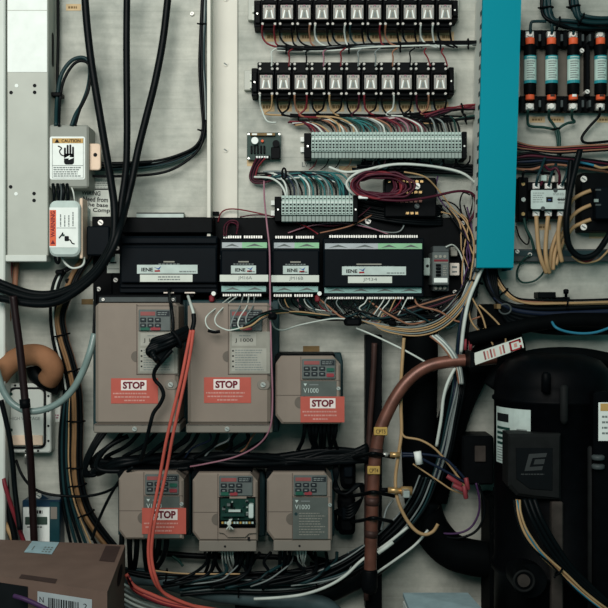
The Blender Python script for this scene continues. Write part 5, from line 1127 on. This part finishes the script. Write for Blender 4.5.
b = MB().add([(x0, -.088, z1 - .006), (x1, -.088, z1 - .006), (f1, -.172, z1 - .003), (f0, -.172, z1 - .012), (x0, -.088, z1), (x1, -.088, z1), (f1, -.172, z1 + .001), (f0, -.172, z1 - .006)], [(0, 1, 2, 3), (4, 5, 6, 7), (0, 1, 5, 4), (1, 2, 6, 5), (2, 3, 7, 6), (3, 0, 4, 7)], 'blue_box'); b.build('lid', t)

# ================================================================== copper pipe, black hoses, valves
t = thing('copper_pipe', 'copper pipe bending down from the red tag past the drives', 'pipe', 395, 440, .09)
MB().tube([(496, 358, .1), (485, 359, .1), (470, 360, .1), (450, 361.5, .1), (432, 365, .1), (418, 372, .1), (405, 384, .1), (394, 400, .1), (385, 418, .1), (379, 434, .1), (375.5, 455, .1), (373.5, 480, .1), (372, 520, .1), (370.5, 560, .1), (369.5, 592, .1)], 5.9, 'copper', n=18).build('tube', t)
MB().tube([(467, 360, .1), (471, 360, .1)], 6.8, 'black', n=18).build('collar', t)
for i, (x, y, x2, y2) in enumerate(((376.6, 448, 375.4, 457), (372.6, 497, 372.3, 505), (371.6, 530, 371, 537))): MB().tube([(x, y, .1), (x2, y2, .1)], 6.5, 'copper_dark', n=16).build('solder_joint', t)
MB().lathe(369.5, .1, [(7, 569), (8, 571), (8, 588), (6.5, 592), (3, 593.5)], 'black', 20).build('end_cap', t)
for (x, y, w) in ((380.8, 431.5, 13.6), (373.8, 470.5, 12.6)):
    b = MB().fb(x - w / 2, y - 4.2, x + w / 2, y + 4, .106, .1115, 'yellow_tape', .001).text('CPT4' if y > 440 else 'CPT5', x, y, 4, .112, 'ink', w=w * .7); b.build('tape_label', t)
t = thing('strut_channel', 'black upright channel behind the copper pipe', 'channel', 374, 470)
MB().fb(365.5, 335, 382, 612, 0, .035, 'black', .001).build('channel', t)
wire('pipe', 'thin dark copper tube standing in the black channel', [(374.5, 343, .045), (373.5, 370, .045), (371.5, 400, .045), (369.5, 430, .045), (368, 470, .045), (367, 520, .045), (366.5, 600, .045)], 2.8, 'copper_dark', cat='pipe', n=12)
for i, (y, l) in enumerate(((453.5, 'upper'), (492, 'middle'), (518, 'lower'))):
    wire('cable', f'{l} black strap cable crossing the copper pipe', [(352, y + 4, .05), (364, y + 2, .09), (373, y, .118), (384, y + 2, .1), (394, y + 4, .07)], 1.8, 'black_cable', cat='cable')
wire('hose', 'thick black insulated hose dropping straight right of the copper bend and curving right', [(420, 332, .032), (420, 370, .032), (419, 420, .032), (420, 470, .032), (423, 504, .034), (432, 530, .036), (450, 550, .04), (475, 558, .045), (515, 562, .05)], 17.5, 'black_matte', cat='hose', n=24)
wire('hose', 'black insulated hose slanting down from the red tag to the straight hose', [(520, 338, .03), (495, 348, .03), (474, 372, .028), (458, 405, .028), (447, 440, .028), (438, 475, .028), (432, 500, .03)], 15, 'black_matte', cat='hose', n=24)
wire('hose', 'black hose arching over the compressor at the right', [(490, 387, .11), (505, 368, .11), (530, 358, .11), (560, 355, .12), (590, 357, .12), (622, 364, .12)], 7.5, 'black_matte', cat='hose', n=16)
wire('hose', 'black hose crossing under the drooping blue cable above the compressor', [(468, 340, .06), (495, 333, .06), (530, 325, .06), (570, 320, .06), (622, 321, .06)], 7, 'black_matte', cat='hose', n=16)
for i in range(5):
    m = ['wire_brown', 'wire_white', 'wire_grey', 'wire_white', 'wire_grey'][i]
    wire('wire', f'{COL[m]} wire, {ordn(i + 1)} of those fanning over the top of the thick straight hose', [(430 + i * 1.8, 336 - i * .3, .1), (440 + i * 1.8, 344, .105), (449 + i * 1.7, 355, .108), (456 + i * 1.2, 368, .1), (459 + i, 384, .09)], 1.1, m)
wire('cable', 'white cable bending down from the copper pipe over the thick hose', [(455, 368, .1), (448, 382, .105), (443.5, 398, .105), (441, 420, .1), (436.5, 446, .09)], 1.6, 'wire_white', cat='cable')
wire('cable', 'tan cable running down the left edge of the thick black hose into a loop', [(404, 338, .09), (402.5, 358, .092), (401, 385, .092), (401, 410, .092), (401.5, 432, .092), (398.5, 455, .095), (395.5, 478, .095), (397, 497, .1), (404, 515, .1), (414, 529, .1), (424, 534.5, .1), (433, 531.5, .1), (438, 524, .1)], 1.7, 'wire_tan', cat='cable')
wire('wire', 'tan wire branching right from the tan cable to the red terminals', [(401.5, 431, .093), (405, 437, .095), (420, 440, .098), (434, 448, .1), (447, 462, .1), (459, 478, .1), (466, 488, .1)], 1.1, 'wire_tan')
wire('wire', 'thin tan wire slanting to the lower red terminal', [(413, 464, .096), (425, 472, .098), (440, 482, .1), (452, 490, .1), (463, 494, .1)], .8, 'wire_tan')
for i in range(2): wire('wire', f'{["upper", "lower"][i]} dark blue wire from the white sleeve to the red terminals', [(402, 453.5 + i * 2.5, .1), (416, 454 + i * 2.5, .105), (430, 455 + i * 8, .105), (445, 459 + i * 12, .105), (457, 470 + i * 8, .105), (465, 479 + i * 3, .105)], 1.3, 'wire_blue')
tag(MB().tube([(417.2, 451.5, .105), (419.4, 464, .105)], 3.6, 'white', n=14).build('wire_sleeve'), 'white tube sleeve on the dark blue wires beside the thick hose', 'sleeve')
t = thing('pipe_fitting', 'upper small brass fitting right of the copper pipe', 'fitting', 393, 454.5, .1)
MB().tube([(382, 454.5, .1), (388, 454.5, .1)], 2.0, 'silver', n=12).build('nipple', t); MB().tube([(390, 454.5, .1), (400, 455, .1)], 2.8, 'brass', n=6).build('nut', t)
t = thing('pipe_fitting', 'lower brass valve with a silver cap right of the copper pipe', 'fitting', 398, 491, .1)
MB().tube([(380, 490, .1), (388, 490, .1)], 2.2, 'black', n=12).build('nipple', t); MB().tube([(388, 490, .105), (401, 491, .105)], 3.0, 'brass', n=6).build('nut', t)
MB().tube([(401, 491, .105), (412, 491, .105)], 4.4, 'brass', n=12).build('body', t); MB().fb(403, 491, 410, 498, .1, .127, 'silver', .001).build('cap', t)
wire('wire', 'pale grey wire curling beside the copper pipe below the brass valve', [(393, 500, .08), (387, 508, .085), (383.5, 520, .09), (381, 530, .09)], 1.0, 'wire_grey')
for i, (p0, p1) in enumerate((((447, 476), (461, 485)), ((453, 485), (467, 492)), ((466, 478), (468, 489)), ((464, 486), (466, 498)))):
    tag(MB().tube([(*p0, .108 + i * .003), ((p0[0] + p1[0]) / 2, (p0[1] + p1[1]) / 2, .11 + i * .003), (*p1, .107 + i * .003)], 2.2, 'red_lug', n=8).build('terminal_lug'), f'{["leftmost", "lower left", "upper right", "lowest"][i]} red crimp terminal at the ends of the blue wires', 'terminal')
t = thing('junction_block', 'black junction block left of the compressor label', 'junction box', 477, 460, .05)
MB().fb(462, 436, 494, 485, 0, .06, 'black', .003).build('body', t)
MB().fb(475, 446, 486, 462, .06, .064, 'dirty_grey', .001).build('plate', t)
wire('wire', 'purple wire hanging from the black junction block in a curve', [(476, 483, .06), (479.5, 500, .06), (478, 515, .06), (470, 528, .06), (456, 533.5, .06), (438, 533, .06)], 1.1, 'wire_purple')
wire('wire', 'black wire hanging from the junction block outside the purple one', [(478, 483, .06), (483.5, 500, .06), (484, 516, .06), (476, 531, .06), (460, 538, .06), (446, 537, .06)], 1.3, 'black_cable')
# hang tag
t = thing('hang_tag', 'white tag printed in red tilted at the end of the copper pipe', 'tag', 498, 351, .115)
q = [(473, 353.5), (521.5, 337), (524, 347.5), (475.5, 365)]
b = MB().prism(q, .148, .1495, 'paper')
def tq(u0, v0, u1, v1, m, dd=.1499):
    f = lambda u, v: (q[0][0] + (q[1][0] - q[0][0]) * u + (q[3][0] - q[0][0]) * v, q[0][1] + (q[1][1] - q[0][1]) * u + (q[3][1] - q[0][1]) * v)
    b.poly([f(u0, v0), f(u1, v0), f(u1, v1), f(u0, v1)], dd, m)
for i in range(7):
    if i != 4: tq(.2 + i * .065, .12 + .05 * (i % 2), .235 + i * .065, .85, 'stop_pale' if i % 2 else 'display_red')
tq(.73, .08, .97, .22, 'ink_red'); tq(.73, .08, .77, .92, 'ink_red'); tq(.73, .8, .97, .92, 'ink_red'); tq(.93, .08, .97, .4, 'ink_red'); tq(.93, .62, .97, .92, 'ink_red'); tq(.82, .34, .88, .66, 'stop_pale')
b.build('tag_sheet', t)
MB().fb(470.5, 352, 474.5, 368, .1, .152, 'black', .001).build('clip', t)

# ================================================================== compressor
t = thing('compressor', 'large black refrigeration compressor filling the lower right', 'compressor', 553, 600, .15)
MB().lathe(553, .15, [(8, 352), (30, 354), (46, 360), (55, 370), (58, 384), (58, 395), (60, 396.5), (60, 399), (58, 400.5), (58, 560), (61, 562), (61, 568), (58, 570), (58, 648)], 'compressor_black', 64).build('shell', t)
MB().lathe(553, .15, [(74, 648), (76, 650), (76, 657)], 'black_matte', 40).build('base', t)
MB().lathe(564, .245, [(2.2, 385), (4, 387), (4, 420), (2.2, 424)], 'compressor_cover', 18).lathe(546, .235, [(3, 372), (4.6, 374), (4.6, 392)], 'compressor_black', 18).build('fitting', t)  # taller, paler cylinder is added to stand in for an upright glint on the shell
b = MB().wrap(553, .15, 58, -57.5, -33, 405, 460, 'label_mint', .0008).wrap(553, .15, 58, -57, -50, 411, 419, 'ink', .0012, 3)
for i in range(4): b.wrap(553, .15, 58, -57, -49 + (i % 2) * 3, 424 + i * 5, 426.6 + i * 5, 'wire_green', .0012, 3)
for i in range(5): b.wrap(553, .15, 58, -44, -36 - i % 2 * 2, 424 + i * 3, 425.2 + i * 3, 'ink_grey', .0012, 3)
for i in range(6): b.wrap(553, .15, 58, -57, -45 + (i % 3) * 3, 444 + i * 2.6, 445 + i * 2.6, 'ink_grey', .0012, 3)
b.build('rating_label', t)
d = .247
bx = MB().prism([(508.5, 434), (561.5, 434), (561.5, 500), (537, 499), (517, 496), (508.5, 486)], .205, d, 'compressor_cover', .004).build('terminal_cover', t)
b = MB().prism([(516, 448), (552.5, 448), (552.5, 490.5), (530, 489), (516.5, 479)], d, d + .0015, 'compressor_panel', .0005)
e = d + .0018
b.poly([(529, 454), (547, 453), (546, 457), (532.5, 458), (529.5, 467), (543, 466), (542, 470), (524.5, 471)], e, 'logo_grey').poly([(535, 459.5), (545, 459), (544, 464), (533.5, 464.5)], e, 'logo_grey').lines(521, 473, 545, 475.5, 1, e, 'logo_grey', .5)
b.build('emblem_panel', bx)
MB().fb(552, 502, 563.5, 650, .15, .243, 'dirty_grey', .002).build('side_bracket', t)
v = thing('sight_glass', 'round sight glass in a black ring low on the compressor', 'sight glass', 524, 581, .24)
for r, d0, d1, m, n in ((17, .19, .243, 'black', 'flange'), (11.5, .243, .262, 'black', 'ring'), (6.2, .262, .266, 'dirty_grey', 'glass')): MB().disc(524 + (6 if r > 15 else 0), 581, r, d0, d1, m, 28).build(n, v)
MB().tube([(524 + 10 * math.cos(a), 581 + 10 * math.sin(a), .263) for a in [2 * PI * i / 20 for i in range(20)]], 1.2, 'compressor_cover', closed=True, k=2).build('rim', v)
bundle('cable_bundle', 'tan and blue wires slanting from the compressor terminal cover to the right corner', 'cable bundle', [(517, 500, .265), (519, 513, .275), (525, 532, .28), (536, 549, .28), (549, 562, .28), (563, 575, .28), (578, 588, .28), (596, 603, .28), (612, 616, .28)], 2.8, [('wire_tan', 1.2), ('bundle_tan', 1.1), ('wire_cyan', .7), ('wire_black', 1.1), ('wire_tan', 1.0), ('black_cable', 1.0)], (.6,), .28, tie_r=4, twist=1.1)
for i in range(3):
    wire('cable', f'{ordn(i + 1)} black cable from the left, slanting beside the tan wires on the compressor', [(524 + i * 5, 499, .265), (532 + i * 5, 520, .275), (546 + i * 5, 545, .275), (566 + i * 4, 570, .275), (606 + i * 3, 606, .275)], 2.2, 'black_cable', cat='cable')
t = thing('switch_box', 'tall narrow black box at the right edge with a caution sticker', 'panel', 622, 600, .22)
MB().fb(594, 392, 660, 640, .215, .25, 'compressor_black', .003).build('body', t)
b = MB().fb(598.5, 402.5, 634, 441, .25, .251, 'white', .0003).fb(600.5, 403.5, 632, 411, .251, .2513, 'caution_tan')
b.lines(602, 414, 630, 436, 4, .2513, 'ink_grey', .35, seed=3).build('caution_sticker', t)
MB().lathe(591, .235, [(2, 446), (3.5, 448), (3.5, 640), (2, 642)], 'compressor_cover', 16).build('side_pipe', t)
for y in (455, 464): MB().lathe(598, .253, [(5, y), (6.5, y + 1), (6.5, y + 4), (5, y + 5)], 'grey_dark', 16).build('nut', t)
t = thing('oil_line', 'stack of black ribbed fittings on the left side of the compressor', 'fitting', 502, 508, .12)
MB().lathe(502, .13, [(r, 488 + i * 2.6) for i in range(20) for r in ((9 if i % 4 < 2 else 11),)], 'black_matte', 20).build('body', t)
tag(MB().fb(490, 500, 520, 660, 0, .08, 'black_matte', .003).build('support_bracket'), 'black support bracket behind the lower left of the compressor', 'bracket')

# ================================================================== camera and light
cam = bpy.data.cameras.new('camera'); co = bpy.data.objects.new('camera', cam); C.objects.link(co)
co.location = (0, -D, 0); co.rotation_euler = (PI / 2, 0, 0)
cam.sensor_width = 36; cam.lens = 36 * D / (608 * S); cam.clip_start = .01
bpy.context.scene.camera = co
def area(name, loc, target, size, power, color):
    l = bpy.data.lights.new(name, 'AREA'); l.shape = 'RECTANGLE'; l.size, l.size_y = size; l.energy = power; l.color = color; l.spread = math.radians(105)
    o = bpy.data.objects.new(name, l); C.objects.link(o); o.location = loc
    o.rotation_euler = (Vector(target) - Vector(loc)).to_track_quat('-Z', 'Y').to_euler(); return o
area('daylight_from_above', (-.4, -1.6, .78), (-.18, 0, .26), (1.3, .9), KEY, (1.0, .975, .93))
w = bpy.data.worlds.new('world'); bpy.context.scene.world = w; w.use_nodes = True
w.node_tree.nodes['Background'].inputs['Color'].default_value = (.24, .74, .74, 1)
w.node_tree.nodes['Background'].inputs['Strength'].default_value = AMB
vs = bpy.context.scene.view_settings
vs.view_transform = 'Standard'; vs.look = 'None'; vs.exposure = EXPO; vs.gamma = 1
